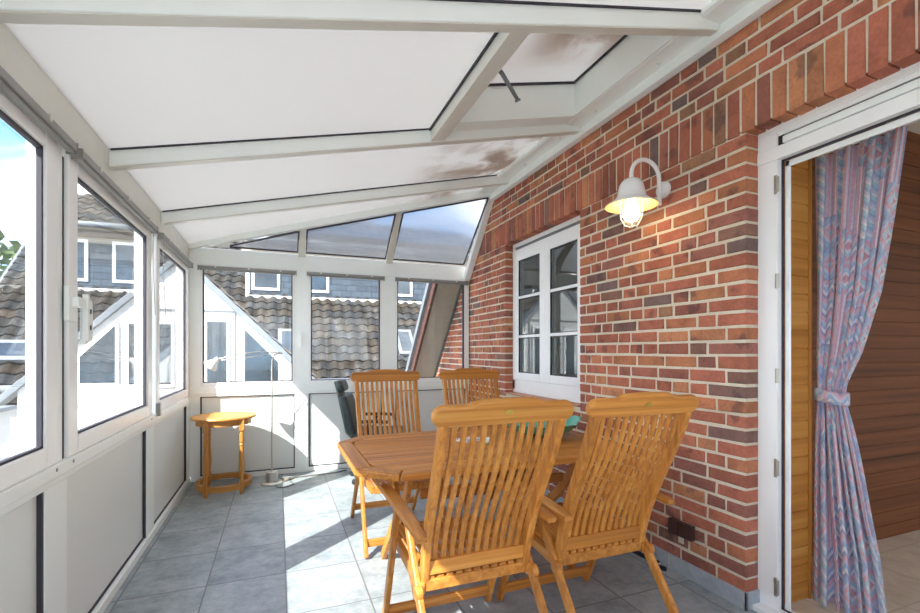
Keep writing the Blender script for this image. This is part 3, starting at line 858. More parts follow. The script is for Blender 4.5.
# ------------------------------------------------------------------ teak armchairs
def make_chair(lean, zt, label):
    o = thing('garden_chair', label, 'chair', group='teak folding armchairs round the table')
    T = M; X = (1,0,0)
    yb, zb = -.085, .40; yt = -.085-lean
    def back(s, off=0.):                          # side profile of the back, slightly S-shaped
        return V((0, yb+(yt-yb)*s + .016*math.sin(s*PI*1.6) + off, zb+(zt-zb)*s))
    xs_b, xs_t = .215, .228
    for sgn in (-1, 1):
        m = MB(); m.sweep([V((sgn*(xs_b+(xs_t-xs_b)*s),0,0))+back(s) for s in [i/10 for i in range(11)]], .03, .042, X)
        m.build('stile', T['teak_z'], o, bevel=.006)
    m = MB(); n = 11
    for k in range(n):
        u = -1 + 2*(k+1)/(n+1)
        m.sweep([V((u*(xs_b+(xs_t-xs_b)*s)*.985,0,0))+back(s,.004) + V((0,.008*math.sin(s*PI*2.0),0)) for s in [.10+.9*i/12 for i in range(13)]], .0205, .013, X)
    m.build('back_slats', T['teak_z'], o, bevel=.003)
    m = MB(); m.sweep([back(.105)+V((-.205,0,0)), back(.105)+V((.205,0,0))], .055, .024, (0,0,1)); m.build('lower_rail', T['teak_x'], o, bevel=.004)
    # shaped top rail
    m = MB(); pts = []
    w = .272; n2 = 8
    for i in range(n2+1):
        a = -PI/2 + PI*i/n2; pts.append((w-.037+.037*math.cos(a), .0+.037*math.sin(a)))
    prof_top = [(.15,.037),(.135,.041),(.115,.050),(.10,.053),(0,.056)]
    half = pts + prof_top
    full = half + [(-x, z) for x, z in half[::-1][1:]]
    bot = [(-x, z) for x, z in []]
    d = (back(1)-back(.9)).normalized(); nrm = V((0, d.z, -d.y)); c = back(1)+d*.028
    lo = [c + V((x,0,0)) + d*z - nrm*.0155 for x, z in full]; hi = [c + V((x,0,0)) + d*z + nrm*.0155 for x, z in full]
    m.hexa(lo, hi); tr = m.build('top_rail', T['teak_x'], o, bevel=.007)
    for sg in (1, -1):
        if sg == 1: continue
        m = MB(); N = 16; cc = c + d*.012 + nrm*.0165*sg
        lo = [cc + V((.016*math.cos(2*PI*k/N),0,0)) + d*.0095*math.sin(2*PI*k/N) for k in range(N)]
        m.hexa(lo, [p + nrm*.0015*sg for p in lo]); b = m.build('badge', M['brass'], tr); b['label'] = 'small oval brass plate'
    # seat
    m = MB()
    for sgn in (-1, 1):
        m.sweep([(sgn*.228,-.115,.392),(sgn*.228,-.09,.395),(sgn*.228,.16,.415),(sgn*.228,.37,.425)], .024, .05, X)
    m.sweep([(-.216,.365,.425),(.216,.365,.425)], .03, .05, (0,1,0)); m.sweep([(-.216,-.085,.400),(.216,-.085,.400)], .05, .045, (0,1,0))
    m.build('seat_frame', T['teak_y'], o, bevel=.006)
    for sgn in (-1, 1):
        m = MB(); m.lathe([(0,-.014),(.026,-.014),(.028,0),(.026,.014),(0,.014)], (sgn*.246,-.118,.385), 18, axis='x'); m.build('hinge_knuckle', T['teak_y'], o, bevel=.003)
    m = MB()
    for k in range(11):
        x = -.19+.38*k/10
        m.sweep([(x,-.105,.428),(x,.02,.424),(x,.16,.430),(x,.30,.444),(x,.40,.448)], .028, .014, X)
    m.build('seat', T['teak_y'], o, bevel=.004)
    for sgn in (-1, 1):
        m = MB(); m.sweep([(sgn*.268,.375,.012),(sgn*.268,.29,.20),(sgn*.268,.20,.42),(sgn*.268,.125,.62)], .024, [.042,.042,.04,.036], X)
        m.build('leg', T['teak_z'], o, bevel=.006)
        m = MB(); m.sweep([(sgn*.243,-.385,.012),(sgn*.243,-.24,.21),(sgn*.243,-.08,.42),(sgn*.243,.06,.615)], .024, [.042,.042,.04,.036], X)
        m.build('leg', T['teak_z'], o, bevel=.006)
        m = MB()
        x = sgn*.265
        wd = [.040,.05,.056,.058,.054,.046]
        m.sweep([(x,-.235,.628),(x,-.1,.640),(x,.05,.648),(x,.22,.650),(x,.34,.647),(x,.41,.641)], wd, .024, X)
        m.build('armrest', T['teak_y'], o, bevel=.007)
    m = MB(); m.sweep([(-.258,.335,.085),(.258,.335,.085)], .045, .022, (0,0,1)); m.build('stretcher', T['teak_x'], o, bevel=.004)
    m = MB(); m.sweep([(-.233,-.315,.105),(.233,-.315,.105)], .045, .022, (0,0,1)); m.build('stretcher', T['teak_x'], o, bevel=.004)
    return o
ch = make_chair(.245, 1.05, 'teak folding armchair seen from behind, nearest the middle of the picture')
ch.location = (.733, 1.765, 0)
c2 = copy_tree(ch); c2.location = (1.331, 1.75, 0); c2['label'] = 'teak folding armchair seen from behind, beside the brick wall and brown socket'
ch = make_chair(.17, 1.066, 'teak folding armchair across the table, in front of the black office chair')
ch.location = (.775, 3.215, 0); ch.rotation_euler = (0,0,PI)
c2 = copy_tree(ch); c2.location = (1.475, 3.215, 0); c2['label'] = 'teak folding armchair across the table, beside the white house window'

# ------------------------------------------------------------------ table
tb = thing('garden_table', 'teak garden table with cut corners between the four armchairs', 'table', (1.105, 2.50, 0))
HX, HY, CUT, TZ = .775, .515, .17, .74
def octo(hx, hy, cut): return [(-hx+cut,-hy),(hx-cut,-hy),(hx,-hy+cut),(hx,hy-cut),(hx-cut,hy),(-hx+cut,hy),(-hx,hy-cut),(-hx,-hy+cut)]
o8 = octo(HX, HY, CUT); i8 = octo(HX-.085, HY-.085, CUT-.05)
for k in range(8):
    j = (k+1) % 8
    m = MB(); q = [o8[k], o8[j], i8[j], i8[k]]
    cx = sum(p[0] for p in q)/4; cy = sum(p[1] for p in q)/4
    q = [(p[0]+(cx-p[0])*.006, p[1]+(cy-p[1])*.006) for p in q]
    m.hexa([(x,y,TZ-.034) for x,y in q], [(x,y,TZ) for x,y in q])
    m.build('border_board', M['teak_x' if k in (0,4) else 'teak_y'], tb, bevel=.009)
m = MB(); nb = 9; hy = HY-.087
for k in range(nb):
    y0 = -hy + 2*hy*k/nb + .003; y1 = -hy + 2*hy*(k+1)/nb - .003
    def xe(y): return HX-.088 - max(0, abs(y) - (HY-.085-(CUT-.05)))
    a, b = xe(y0), xe(y1)
    lo = [(-a,y0,TZ-.03),(a,y0,TZ-.03),(b,y1,TZ-.03),(-b,y1,TZ-.03)]
    m.hexa(lo, [(x,y,TZ-.001) for x,y,_ in lo])
m.build('tabletop_slats', M['teak_x'], tb, bevel=.003)
for sgn in (-1, 1):
    m = MB(); m.sweep([(sgn*.53,-.27,TZ-.062),(sgn*.53,.27,TZ-.062)], .03, .052, (1,0,0)); m.build('batten', M['teak_y'], tb, bevel=.004)
    for q, xo in ((1, .0), (-1, .036)):
        m = MB(); x = sgn*(.495-xo)
        ys = [(-.30*q, TZ-.06), (-.23*q, .56), (-.10*q, .42), (.06*q, .29), (.22*q, .13), (.33*q, .012)]
        m.sweep([(x,y,z) for y, z in ys], .030, [.05,.052,.055,.055,.052,.046], (1,0,0)); m.build('leg', M['teak_z'], tb, bevel=.006)
m = MB(); m.sweep([(-.43,-.25,.56),(.43,-.25,.56)], .05, .022, (0,0,1)); m.build('cross_rail', M['teak_x'], tb, bevel=.004)
m = MB(); m.sweep([(-.46,.25,.56),(.46,.25,.56)], .05, .022, (0,0,1)); m.build('cross_rail', M['teak_x'], tb, bevel=.004)

# things on the table
m = MB(); n = 48; rings = []
def bowl_r(a): return .5*(1 + .34*abs(math.cos(2*a))**2.2) 
prof = [(.10,.0),(.30,.004),(.55,.022),(.80,.052),(1.0,.085),(1.02,.088),(.985,.084),(.78,.058),(.53,.030),(.28,.012),(.0,.012)]
vs = []; fs = []
for r, z in prof:
    for k in range(n):
        a = 2*PI*k/n; q = .31*(1 + (bowl_r(a)/.5-1)*r)*r*.72
        vs.append((q*math.cos(a), q*math.sin(a), z + (.020*abs(math.cos(2*a))**3 if r > .9 else 0)))
for i in range(len(prof)-1):
    for k in range(n):
        j = (k+1) % n; fs.append((i*n+k, i*n+j, (i+1)*n+j, (i+1)*n+k))
fs.append(tuple(range(n))[::-1]); m._add(vs, fs)
bo = m.build('bowl', M['teal'], None, smooth=True, loc=(1.60, 2.585, TZ)); tag(bo, 'teal ceramic bowl with pointed rim on the wall end of the table', 'bowl'); bo.rotation_euler = (0,0,.1)
m = MB(); m.lathe([(0,0),(.022,0),(.030,.012),(.038,.036),(.036,.036),(.028,.014),(0,.006)], (0,0,0), 24)
tag(m.build('small_cup', M['floral'], None, smooth=True, loc=(1.135, 2.45, TZ)), 'small green and white patterned cup on the teak table', 'cup')
m = MB(); m.box(-.075,.075,-.06,.06,0,.006); m.box(-.06,.07,-.05,.055,.006,.011)
nk = m.build('napkin', M['napkin'], None, bevel=.002, loc=(1.09, 2.60, TZ)); nk.rotation_euler = (0,0,.3); tag(nk, 'folded white floral napkin lying on the teak table', 'napkin')

# ------------------------------------------------------------------ round side table
st = thing('side_table', 'small round pine side table with turned legs in the far left corner', 'side table', (-.465, 4.775, 0))
m = MB(); m.lathe([(0,.668),(.262,.668),(.273,.672),(.277,.680),(.272,.690),(.262,.693),(0,.693)], n=44); m.build('tabletop', M['pine_x'], st, smooth=False)
m = MB(); m.lathe([(.232,.615),(.232,.668),(.212,.668),(.212,.615),(.232,.615)], n=44); m.build('apron', M['pine_x'], st)
legs = [(-.125,-.215),(.16,-.195),(-.155,.215),(.13,.23)]
for x, y in legs:
    m = MB(); s = .021
    m.lathe([(0,.115),(.014,.115),(.021,.13),(.013,.142),(.019,.155),(.024,.22),(.024,.27),(.019,.36),(.016,.43),(.022,.445),(.015,.457),(.020,.475),(.018,.545),(.014,.56),(.021,.57),(.021,.58),(0,.58)], (x,y,0), 18)
    m.box(x-s,x+s,y-s,y+s,.575,.668); m.box(x-s,x+s,y-s,y+s,.03,.12)
    m.lathe([(0,0),(.015,0),(.020,.02),(.017,.035),(0,.035)], (x,y,0), 16)
    m.build('leg', M['pine_z'], st, bevel=.002)
m = MB(); RX, RY2 = .255, .275
m.lathe([(1,.045),(1.0,.093),(.86,.093),(.86,.045),(1,.045)], n=48, sx=.235, sy=.268); m.build('ring_stretcher', M['pine_x'], st)

# ------------------------------------------------------------------ reading lamp
fl = thing('floor_lamp', 'thin chrome reading lamp with a white head beside the pine side table', 'floor lamp', (-.055, 4.84, 0))
m = MB(); m.lathe([(0,0),(.105,0),(.105,.008),(.085,.020),(.05,.026),(0,.026)], n=36); m.build('base', M['chrome'], fl, smooth=False)
m = MB(); m.lathe([(0,.026),(.052,.026),(.054,.03),(.054,.108),(.05,.113),(0,.113)], (0,0,0), 32); m.build('weight', M['chrome'], fl)
m = MB(); m.tube([(0,0,.11),(0,0,.55),(0,0,1.12),(.004,-.004,1.19),(.02,-.012,1.245),(.05,-.02,1.265),(.09,-.03,1.27)], .0075, 10); m.build('pole', M['chrome'], fl, smooth=True)
HD = V((-.50,-.25,-.0))
m = MB(); m.tube([(.09,-.03,1.27),(-.12,-.09,1.285),(-.30,-.165,1.255),(-.44,-.225,1.22)], .005, 8); m.tube([(.05,-.03,1.262),(-.2,-.13,1.232),(-.44,-.225,1.205)], .004, 8)
m.build('arm', M['chrome'], fl, smooth=True)
m = MB(); m.lathe([(0,.05),(.018,.05),(.022,.042),(.024,.015),(.060,-.045),(.062,-.05),(.058,-.05),(.020,.008),(0,.01)], n=24)
hd = m.build('lamp_head', M['enamel'], fl, smooth=True, loc=(-.475,-.24,1.19)); hd.rotation_euler = (.25,.75,0)
m = MB(); m.tube([(.10,-.02,.008),(.16,.03,.006),(.22,.10,.006),(.42,.13,.006),(.60,.14,.006),(.74,.20,.006)], .005, 8)
m.tube([(.03,-.10,.006),(.05,-.2,.006),(.12,-.22,.006),(.2,-.14,.006),(.17,-.03,.006)], .004, 8)
m.box(.11,.17,.02,.05,.004,.026); m.build('cord', M['flex'], fl, smooth=True)

# ------------------------------------------------------------------ office chair
oc = thing('office_chair', 'black high-backed office chair behind the teak chairs by the end wall', 'office chair', (.93, 4.62, 0), -.32)
def pad(pts, w, t, name, mat, parent, bev=.02):
    m = MB(); m.sweep(pts, w, t, (0,1,0)); return m.build(name, mat, parent, bevel=bev, seg=3)
pad([(-.20,0,.46),(0,0,.455),(.22,0,.46),(.26,0,.445)], .47, .085, 'seat', M['leather'], oc, .03)
pad([(-.20,0,.47),(-.235,0,.58),(-.27,0,.72),(-.315,0,.855)], [.44,.46,.45,.40], .075, 'backrest', M['leather'], oc, .03)
pad([(-.325,0,.885),(-.345,0,.95),(-.365,0,1.0)], [.27,.29,.25], .06, 'headrest', M['leather'], oc, .025)
pad([(-.19,0,.40),(-.27,0,.50),(-.32,0,.72),(-.37,0,.90),(-.40,0,.99)], [.30,.38,.36,.26,.2], .022, 'back_shell', M['chairframe'], oc, .008)
for sg in (-1, 1):
    m = MB(); m.sweep([(-.1,sg*.24,.43),(-.06,sg*.275,.50),(-.04,sg*.275,.60)], .035, .03, (1,0,0)); m.sweep([(-.16,sg*.275,.615),(.02,sg*.275,.62),(.14,sg*.275,.61)], .05, .03, (0,1,0))
    m.build('armrest', M['black'], oc, bevel=.008)
m = MB(); m.tube([(0,0,.10),(0,0,.41)], [.03,.025], 14); m.build('gas_column', M['black'], oc)
m = MB(); m.box(-.15,.12,-.09,.09,.39,.415); m.build('seat_plate', M['chairframe'], oc, bevel=.01)
for k in range(5):
    a = 2*PI*k/5 + 2.75; c, s = math.cos(a), math.sin(a)
    m = MB(); m.sweep([(0,0,.115),(.16*c,.16*s,.10),(.28*c,.28*s,.075)], [.05,.045,.035], .03, (-s,c,0)); lg = m.build('base_arm', M['chairframe'], oc, bevel=.006)
    m = MB(); m.tube([(.28*c-.02*-s,.28*s-.02*c,.028),(.28*c+.02*-s,.28*s+.02*c,.028)], .027, 16); m.build('caster', M['black'], lg)

# ------------------------------------------------------------------ wall lamp
LY, LZ = 2.115, 2.262
wlp = thing('wall_lamp', 'white swan-neck enamel lamp on the brick wall, lit', 'wall lamp', (XR-.001, LY, LZ))
m = MB(); m.lathe([(0,-.030),(.030,-.030),(.046,-.022),(.050,-.008),(.050,0),(0,0)], n=28, axis='x'); mp = m.build('wall_plate', M['enamel'], wlp, smooth=False)
m = MB(); m.lathe([(0,0),(.006,0),(.006,.003),(0,.003)], (-.033,.012,.018), 10, axis='x'); m.build('screw_hole', M['brass'], mp)
m = MB(); m.tube([(-.04,0,-.035),(-.04,0,-.082)], .013, 12); m.lathe([(0,-.1),(.010,-.098),(.015,-.09),(.010,-.082),(0,-.08)], (-.04,0,-.0), 14); m.build('finial', M['enamel'], wlp, smooth=True)
pts = [(-.03,0,-.04),(-.04,0,-.03),(-.042,0,.04)]
for k in range(0, 13):
    a = PI*k/12; pts.append((-.147+.105*math.cos(a), 0, .06+.10*math.sin(a)))
pts += [(-.252,0,.03)]
m = MB(); m.tube(pts, .0125, 14); m.build('swan_neck', M['enamel'], wlp, smooth=True)
sx = -.252
prof = [(0,.035),(.024,.035),(.05,.022),(.068,-.005),(.076,-.045),(.084,-.075),(.108,-.098),(.148,-.122)]
m = MB(); m.lathe(prof + [(.149,-.126)], (sx,0,0), 40); sh = m.build('lamp_shade', M['enamel'], wlp, smooth=True)
m = MB(); m.lathe([(.148,-.1275),(.106,-.104),(.08,-.08),(.07,-.048),(.06,-.01),(0,.0)], (sx,0,0), 40); m.build('shade_lining', M['cream'], sh, smooth=True)
m = MB(); m.lathe([(.052,-.09),(.054,-.13),(.053,-.18),(.046,-.215),(.028,-.238),(0,-.244)], (sx,0,0), 28); m.build('glass_jar', M['jar'], wlp, smooth=True)
m = MB(); m.lathe([(0,-.075),(.022,-.08),(.026,-.10),(.044,-.135),(.047,-.17),(.038,-.205),(0,-.225)], (sx,0,0), 20); m.build('bulb', M['bulb'], wlp, smooth=True)
m = MB()
for k in range(4):
    a = PI/4 + k*PI/2; c, s = math.cos(a)*.061, math.sin(a)*.061
    m.tube([(sx+c,s,-.085),(sx+c,s,-.175),(sx+c*.93,s*.93,-.20),(sx+c*.6,s*.6,-.238),(sx,0,-.252)], .003, 6)
N = 28; m.tube([(sx+.0625*math.cos(2*PI*k/N), .0625*math.sin(2*PI*k/N), -.175) for k in range(N+1)], .0035, 6)
m.build('cage', M['enamel'], wlp, smooth=True)

# ------------------------------------------------------------------ socket, crank
so = thing('wall_socket', 'dark brown double socket low on the brick wall', 'socket', (XR-.002, 1.975, .268))
m = MB(); m.box(-.034, 0, -.083, .083, -.042, .042); m.build('housing', M['brownplastic'], so, bevel=.005)
for yy in (-.04, .04):
    m = MB(); m.box(-.042, -.034, yy-.034, yy+.034, -.032, .032); m.build('cover_flap', M['brownplastic'], so, bevel=.004)
m = MB(); m.box(-.006,0,-.005,.03,-.088,-.042); m.build('conduit', M['mortar'], so)
ck = thing('window_crank', 'white crank rod with black grips lying on the floor by the skirting', 'crank', (2.11, 2.25, 0))
m = MB(); m.tube([(-.07,.62,.010),(-.02,.3,.010),(.01,-.02,.010)], .007, 8); m.tube([(.01,-.09,.010),(.03,-.13,.010),(-.01,-.15,.012)], .006, 8); m.build('rod', M['white'], ck, smooth=True)
m = MB(); m.tube([(.0,.10,.013),(.012,-.05,.013)], .013, 10)
m.tube([(.012,-.05,.012),(.022,-.13,.012)], .007, 8); m.tube([(.03,-.115,.013),(-.035,-.13,.013)], .012, 10); m.tube([(-.03,-.13,.013),(.0,-.205,.013)], .013, 10)
m.build('grip', M['black'], ck, smooth=False)

# ------------------------------------------------------------------ outdoors
GZ = -3.0
struct(MB().box(-60, 60, -40, 90, GZ-.2, GZ).build('ground', M['ground']))
def tile_roof(name, parent, o, u, v, nu, nv, tw=.30, th=.29, skip=None, tone=(104,98,92)):
    """interlocking tiles: o lower left corner, u along the eaves, v up the slope"""
    o, u, v = V(o), V(u).normalized(), V(v).normalized(); n = u.cross(v).normalized()
    m = MB(); S = 5
    for r in range(nv):
        for c in range(nu):
            if skip and skip(c*tw, r*th): continue
            k = random.uniform(.8, 1.2); g = random.uniform(-5, 5)
            col = lin(max(0,(tone[0]+g)*k), tone[1]*k, max(0,(tone[2]-g)*k))
            vs = []
            for a in range(S+1):
                f = a/S; hgt = .034*math.sin(f*2*PI)
                p = o + u*(c+f)*tw
                vs += [p + v*(r*th-.01) + n*(hgt+.0), p + v*(r*th-.005) + n*(hgt+.045), p + v*((r+1)*th+.02) + n*(hgt+.010)]
            fs = []
            for a in range(S): fs += [(3*a,3*a+3,3*a+4,3*a+1),(3*a+1,3*a+4,3*a+5,3*a+2)]
            m._add(vs, fs, 0, col)
    ob = m.build(name, M['rooftile'], parent)
    return ob

# long neighbour house with dormers
nh = thing('neighbour_house', 'long grey tiled house with slate dormers beyond the end wall', 'house', (0, 12.0, GZ))
dz = -GZ
R0 = V((-6.2, 0, .60+dz)); s45 = V((0,1,1)).normalized()
def dormer_hole(x, l):
    X = R0.x + x; h = l*.7071
    return h > 2.35 and h < 4.0 and ((-5.3 < X < -3.6) or (X > -.8 and X < 6.4))
tile_roof('roof', nh, R0, (1,0,0), s45, 48, 25, skip=dormer_hole, tone=(62,60,57))
m = MB(); m.hexa([(-6.2,.05,.5+dz),(8.2,.05,.5+dz),(8.2,5.0,5.45+dz),(-6.2,5.0,5.45+dz)], [(-6.2,.15,.35+dz),(8.2,.15,.35+dz),(8.2,5.1,5.3+dz),(-6.2,5.1,5.3+dz)]); m.build('roof_deck', M['verge'], nh)
m = MB(); m.box(-6.0, 8.0, .35, 8, 0, .45+dz); m.build('wall', M['render'], nh)
m = MB(); m.tube([(-6.3,-.06,.53+dz),(8.2,-.06,.53+dz)], .07, 10); m.build('gutter', M['outgrey'], nh, smooth=True)
m = MB(); m.hexa([(-6.3,0,.55+dz),(-6.2,0,.55+dz),(-6.2,5.1,5.65+dz),(-6.3,5.1,5.65+dz)], [(-6.3,.1,.35+dz),(-6.2,.1,.35+dz),(-6.2,5.2,5.45+dz),(-6.3,5.2,5.45+dz)]); m.build('verge_board', M['outgrey'], nh)
def dormer(x0, x1, wins):
    yb = 2.25; z0, z1 = 2.85+dz-.05, 4.33+dz
    m = MB(); m.box(x0, x1, yb, yb+2.0, z0, z1); dm = m.build('dormer_wall', M['slate'], nh)
    m = MB(); m.box(x0-.05, x1+.05, yb-.05, yb-.004, z0, z0+.08); m.box(x0-.10, x0, yb-.02, yb+1.4, z0, z1); m.box(x1, x1+.10, yb-.02, yb+1.4, z0, z1); m.build('flashing', M['render'], dm)
    m = MB(); m.box(x0-.1, x1+.1, yb-.35, yb+2.2, z1-.02, z1+.06); m.box(x0-.2, x1+.2, yb-.03, yb-.001, z1-.30, z1-.02); m.build('fascia', M['soffit'], dm)
    m = MB(); m.tube([(x0-.1,yb-.42,z1+.08),(x1+.1,yb-.42,z1+.08)], .07, 10); m.build('gutter', M['outgrey'], dm, smooth=True)
    tile_roof('dormer_roof', nh, (x0-.1, yb-.4, z1+.08), (1,0,0), (0,1,.8), int((x1-x0+.3)/.3), 6, tone=(62,60,57))
    for (a, b, c, e) in wins:
        m = MB(); q = .075
        m.box(a, b, yb-.04, yb-.002, c+dz, e+dz); wf = m.build('window', M['upvc'], nh)
        MB().box(a+q, b-q, yb-.05, yb-.042, c+q+dz, e-q+dz).build('pane', M['outglass'], wf)
dormer(-5.35, -3.30, [(-5.2,-4.46,3.05,4.10), (-3.95,-3.40,3.05,4.10)])
dormer(-.75, 6.3, [(-.70,.05,3.03,4.05), (.80,1.42,3.03,4.05), (3.28,4.0,3.03,4.05)])
for (x, l, wd, ln) in ((.0, .65, .62, 1.05), (3.15, .75, .5, 1.0), (-5.6, .6, .7, .6)):
    wv = V((0,1,1)).normalized(); nn = V((0,-1,1)).normalized()
    p = R0 + V((x-R0.x, 0, 0)) + wv*l
    def slab(mm, a0, a1, b0, b1, h0, h1):
        lo = [p+V((a,0,0))+wv*b+nn*h0 for a, b in ((a0,b0),(a1,b0),(a1,b1),(a0,b1))]
        mm.hexa(lo, [q+nn*(h1-h0) for q in lo])
    m = MB(); slab(m, 0, wd, 0, ln, .02, .12); rw = m.build('roof_window', M['outgrey'], nh)
    m = MB(); slab(m, .09, wd-.09, .12, ln-.1, .121, .128); m.build('pane', M['outglass'], rw)

# white gabled facade close by
gh = thing('gabled_house', 'white gable front with slanted verge tiles behind the far left corner', 'house', (-1.55, 9.0, GZ))
AP = 2.90+dz
def gz(x): return AP - abs(x)*1.0
m = MB(); poly = [(-2.15,0),(2.25,0),(2.25,gz(2.25)),(0,AP),(-2.15,gz(2.15))]
m.hexa([(x,0,z) for x, z in poly], [(x,.25,z) for x, z in poly]); m.build('wall', M['render'], gh)
for sg in (-1, 1):
    m = MB(); N = 9
    for k in range(N):
        a = k*.30; b = a+.32
        m.hexa([(sg*a,-.06,AP-a+.06+.012),(sg*b,-.06,AP-b+.06),(sg*b,-.06,AP-b-.07),(sg*a,-.06,AP-a-.07)], [(sg*a,.22,AP-a+.06+.012),(sg*b,.22,AP-b+.06),(sg*b,.22,AP-b-.07),(sg*a,.22,AP-a-.07)])
    m.build('verge_tiles', M['outgrey'], gh, bevel=.01)
    tile_roof('roof', gh, (sg*2.6 if sg < 0 else 2.6, .2 if sg > 0 else 2.6, AP-2.6+.05) , (0, sg, 0) , (-sg,0,1), 8, 11)
def gwin(poly, name='window'):
    q = .05; cx = sum(p[0] for p in poly)/len(poly); cz = sum(p[1] for p in poly)/len(poly)
    m = MB(); m.hexa([(x,-.03,z+dz) for x, z in poly], [(x,-.002,z+dz) for x, z in poly]); wf = m.build(name, M['upvc'], gh)
    ins = []
    for x, z in poly:
        dx, dzz = x-cx, z-cz; ins.append((cx+dx*(1-q*2/max(.3, 2*abs(dx))) if abs(dx) > .02 else x, cz+dzz*(1-q*1.2/max(.3, abs(dzz)))))
    m = MB(); m.hexa([(x,-.04,z+dz) for x, z in ins], [(x,-.032,z+dz) for x, z in ins]); m.build('pane', M['outglass'], wf)
gwin([(.36,.70),(.76,.70),(.76,1.86),(.36,1.86)])
gwin([(.95,.66),(1.60,.66),(1.60,1.10),(.95,1.74)])
gwin([(-.40,.68),(-.08,.68),(-.08,1.80),(-.40,1.80)])
gwin([(-.76,.68),(-.52,.68),(-.52,1.80),(-.76,1.80)])
gwin([(-1.42,.72),(-.86,.72),(-.86,1.76),(-1.42,1.22)])
m = MB(); m.box(-.45, .85, -.02, -.001, 1.98+dz, 2.0+dz); m.box(.83,.85,-.02,-.001,.5+dz,1.98+dz); m.box(-1.6,1.8,-.02,-.001,.40+dz,.42+dz); m.build('panel_joint', M['outgrey'], gh)

# white terrace parapet outside the left windows and low house at the far left
t = thing('terrace_wall', 'low white rendered wall outside the left windows', 'garden wall', (-3.4, 4.2, GZ))
m = MB(); m.box(-.12, .12, -6, 3.6, 0, .52+dz); m.build('wall', M['render'], t)
m = MB(); m.box(-.17, .17, -6.05, 3.65, .52+dz, .57+dz); m.build('coping', M['outgrey'], t)
lh = thing('low_house', 'grey rendered house with tiled roof seen through the nearest left window', 'house', (-10.5, 10.0, GZ))
m = MB(); m.box(-4, 2.6, 0, 5, 0, .9+dz-.35); m.build('wall', M['soffit'], lh)
m = MB(); m.box(-.1,.35,-.03,-.002,-.9+dz,.15+dz); wf = m.build('window', M['upvc'], lh)
MB().box(-.03,.28,-.04,-.032,-.83+dz,.08+dz).build('pane', M['outglass'], wf)
tile_roof('roof', lh, (-4.2,-.3,.62+dz), (1,0,0), (0,1,.75), 23, 11, tone=(62,60,57))
m = MB(); m.tube([(-4.2,-.38,.6+dz),(2.7,-.38,.6+dz)], .07, 10); m.build('gutter', M['outgrey'], lh, smooth=True)

# own house: verge of the steep roof outside, right of the far wall
vr = thing('roof_verge', 'steep brown roof verge with beige soffit outside the right far window', 'roof verge', (2.17, 5.39, 2.13))
dd = V((0,1,-1.1)).normalized(); nn = V((0,1.1,1)).normalized()
def vs_(mm, x0, x1, l0, l1, h0, h1):
    lo = [V((x,0,0))+dd*l+nn*h0 for x, l in ((x0,l0),(x1,l0),(x1,l1),(x0,l1))]
    mm.hexa(lo, [q+nn*(h1-h0) for q in lo])
m = MB(); vs_(m, -.33, .55, -.13, 5.2, .0, .05); m.build('soffit', M['soffit'], vr)
m = MB(); vs_(m, -.365, -.33, -.13, 5.2, -.03, .10); m.build('verge_board', M['verge'], vr)
m = MB(); vs_(m, -.41, -.36, -.13, 5.2, .08, .16); vs_(m, -.36, .6, -.13, 5.2, .10, .16)
m.build('tile_edge', M['outgrey'], vr)
m = MB(); vs_(m, -.02, .0, -.0, 5.2, -.03, .0); m.build('wall_strip', M['chairframe'], vr)

# trees far away
def tree(x, y, h, r, label):
    o = thing('tree', label, 'tree', (x, y, GZ), group='far trees')
    m = MB(); m.tube([(0,0,0),(.1,0,h*.4),(0,.1,h*.75)], [.25,.18,.06], 8); m.build('trunk', M['bark'], o, smooth=True)
    m = MB(); rnd = random.Random(int(x*10+y))
    for i in range(900):
        a, b = rnd.uniform(0, 2*PI), rnd.uniform(-.9, 1); k = rnd.uniform(.55, 1)**.5
        w = math.sqrt(max(0, 1-b*b)); c = V((r*k*w*math.cos(a), r*k*w*math.sin(a), h*.68 + b*h*.34*k))
        u = V((rnd.gauss(0,1), rnd.gauss(0,1), rnd.gauss(0,1))).normalized(); v = u.orthogonal().normalized(); s = rnd.uniform(.12, .3)
        m._add([c-u*s, c-v*s*.6, c+u*s, c+v*s*.6], [(0,1,2,3)])
    m.build('crown', M['leaf'], o)
tree(-11.0, 24, 9.0, 2.0, 'green tree beyond the tiled roofs, seen in the nearest left window')

# ------------------------------------------------------------------ sky, sun, camera
wd = bpy.data.worlds.new('sky'); scn.world = wd; wd.use_nodes = True
nt = wd.node_tree; nt.nodes.clear()
out = nt.nodes.new('ShaderNodeOutputWorld'); bg = nt.nodes.new('ShaderNodeBackground')
tc = nt.nodes.new('ShaderNodeTexCoord'); sp = nt.nodes.new('ShaderNodeSeparateXYZ')
nt.links.new(tc.outputs['Generated'], sp.inputs[0])
rp = nt.nodes.new('ShaderNodeValToRGB'); e = rp.color_ramp.elements
e[0].position = 0; e[0].color = (.58,.76,.96,1); e[1].position = .36; e[1].color = (.09,.23,.58,1)
nt.links.new(sp.outputs[2], rp.inputs[0])
mp = nt.nodes.new('ShaderNodeMapping'); mp.inputs['Scale'].default_value = (1.3,1.3,3.2); mp.inputs['Location'].default_value = (.9,.35,.2)
nt.links.new(tc.outputs['Generated'], mp.inputs[0])
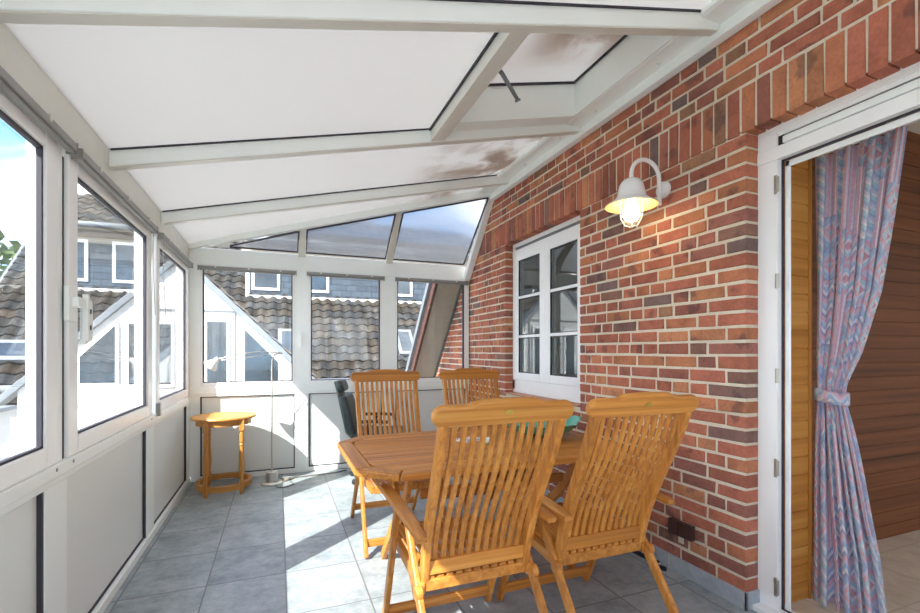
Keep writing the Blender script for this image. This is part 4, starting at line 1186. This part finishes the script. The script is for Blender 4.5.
nz_ = nt.nodes.new('ShaderNodeTexNoise'); nz_.inputs['Scale'].default_value = 2.1; nz_.inputs['Detail'].default_value = 7; nz_.inputs['Distortion'].default_value = .4
nt.links.new(mp.outputs[0], nz_.inputs['Vector'])
cr_ = nt.nodes.new('ShaderNodeValToRGB'); e = cr_.color_ramp.elements
e[0].position = .42; e[0].color = (0,0,0,1); e[1].position = .58; e[1].color = (1,1,1,1)
nt.links.new(nz_.outputs['Fac'], cr_.inputs[0])
mx = nt.nodes.new('ShaderNodeMix'); mx.data_type = 'RGBA'; mx.inputs[7].default_value = (1.06,1.03,1.0,1)
nt.links.new(cr_.outputs[0], mx.inputs[0]); nt.links.new(rp.outputs[0], mx.inputs[6])
nt.links.new(mx.outputs[2], bg.inputs[0]); bg.inputs[1].default_value = 1.7
nt.links.new(bg.outputs[0], out.inputs[0])

sl = bpy.data.lights.new('sun', 'SUN'); sl.energy = 5.0; sl.angle = .009; sl.color = (1,.96,.9)
so_ = bpy.data.objects.new('sun', sl); COL.objects.link(so_)
so_.rotation_euler = V((1,.87,-1.1)).to_track_quat('-Z', 'Y').to_euler()
so_.location = (-8,-7,9)
bl = bpy.data.lights.new('wall_lamp_glow', 'POINT'); bl.energy = 1.6; bl.color = (1,.8,.5); bl.shadow_soft_size = .03
bo_ = bpy.data.objects.new('wall_lamp_glow', bl); COL.objects.link(bo_); bo_.parent = wlp; bo_.location = (sx,0,-.13)

cam = bpy.data.cameras.new('camera'); co = bpy.data.objects.new('camera', cam); COL.objects.link(co)
co.location = (0,0,1.29); co.rotation_euler = (PI/2, 0, -math.atan(182/458))
cam.sensor_width = 36; cam.lens = 458/920*36; cam.shift_y = 44.5/920; cam.clip_start = .02; cam.clip_end = 300
scn.camera = co
vs = scn.view_settings; vs.view_transform = 'Standard'; vs.look = 'None'; vs.gamma = 1; vs.use_curve_mapping = False
vs.exposure = 1.38
scn.cycles.max_bounces = 12; scn.cycles.diffuse_bounces = 6; scn.cycles.transparent_max_bounces = 24; scn.cycles.use_denoising = True
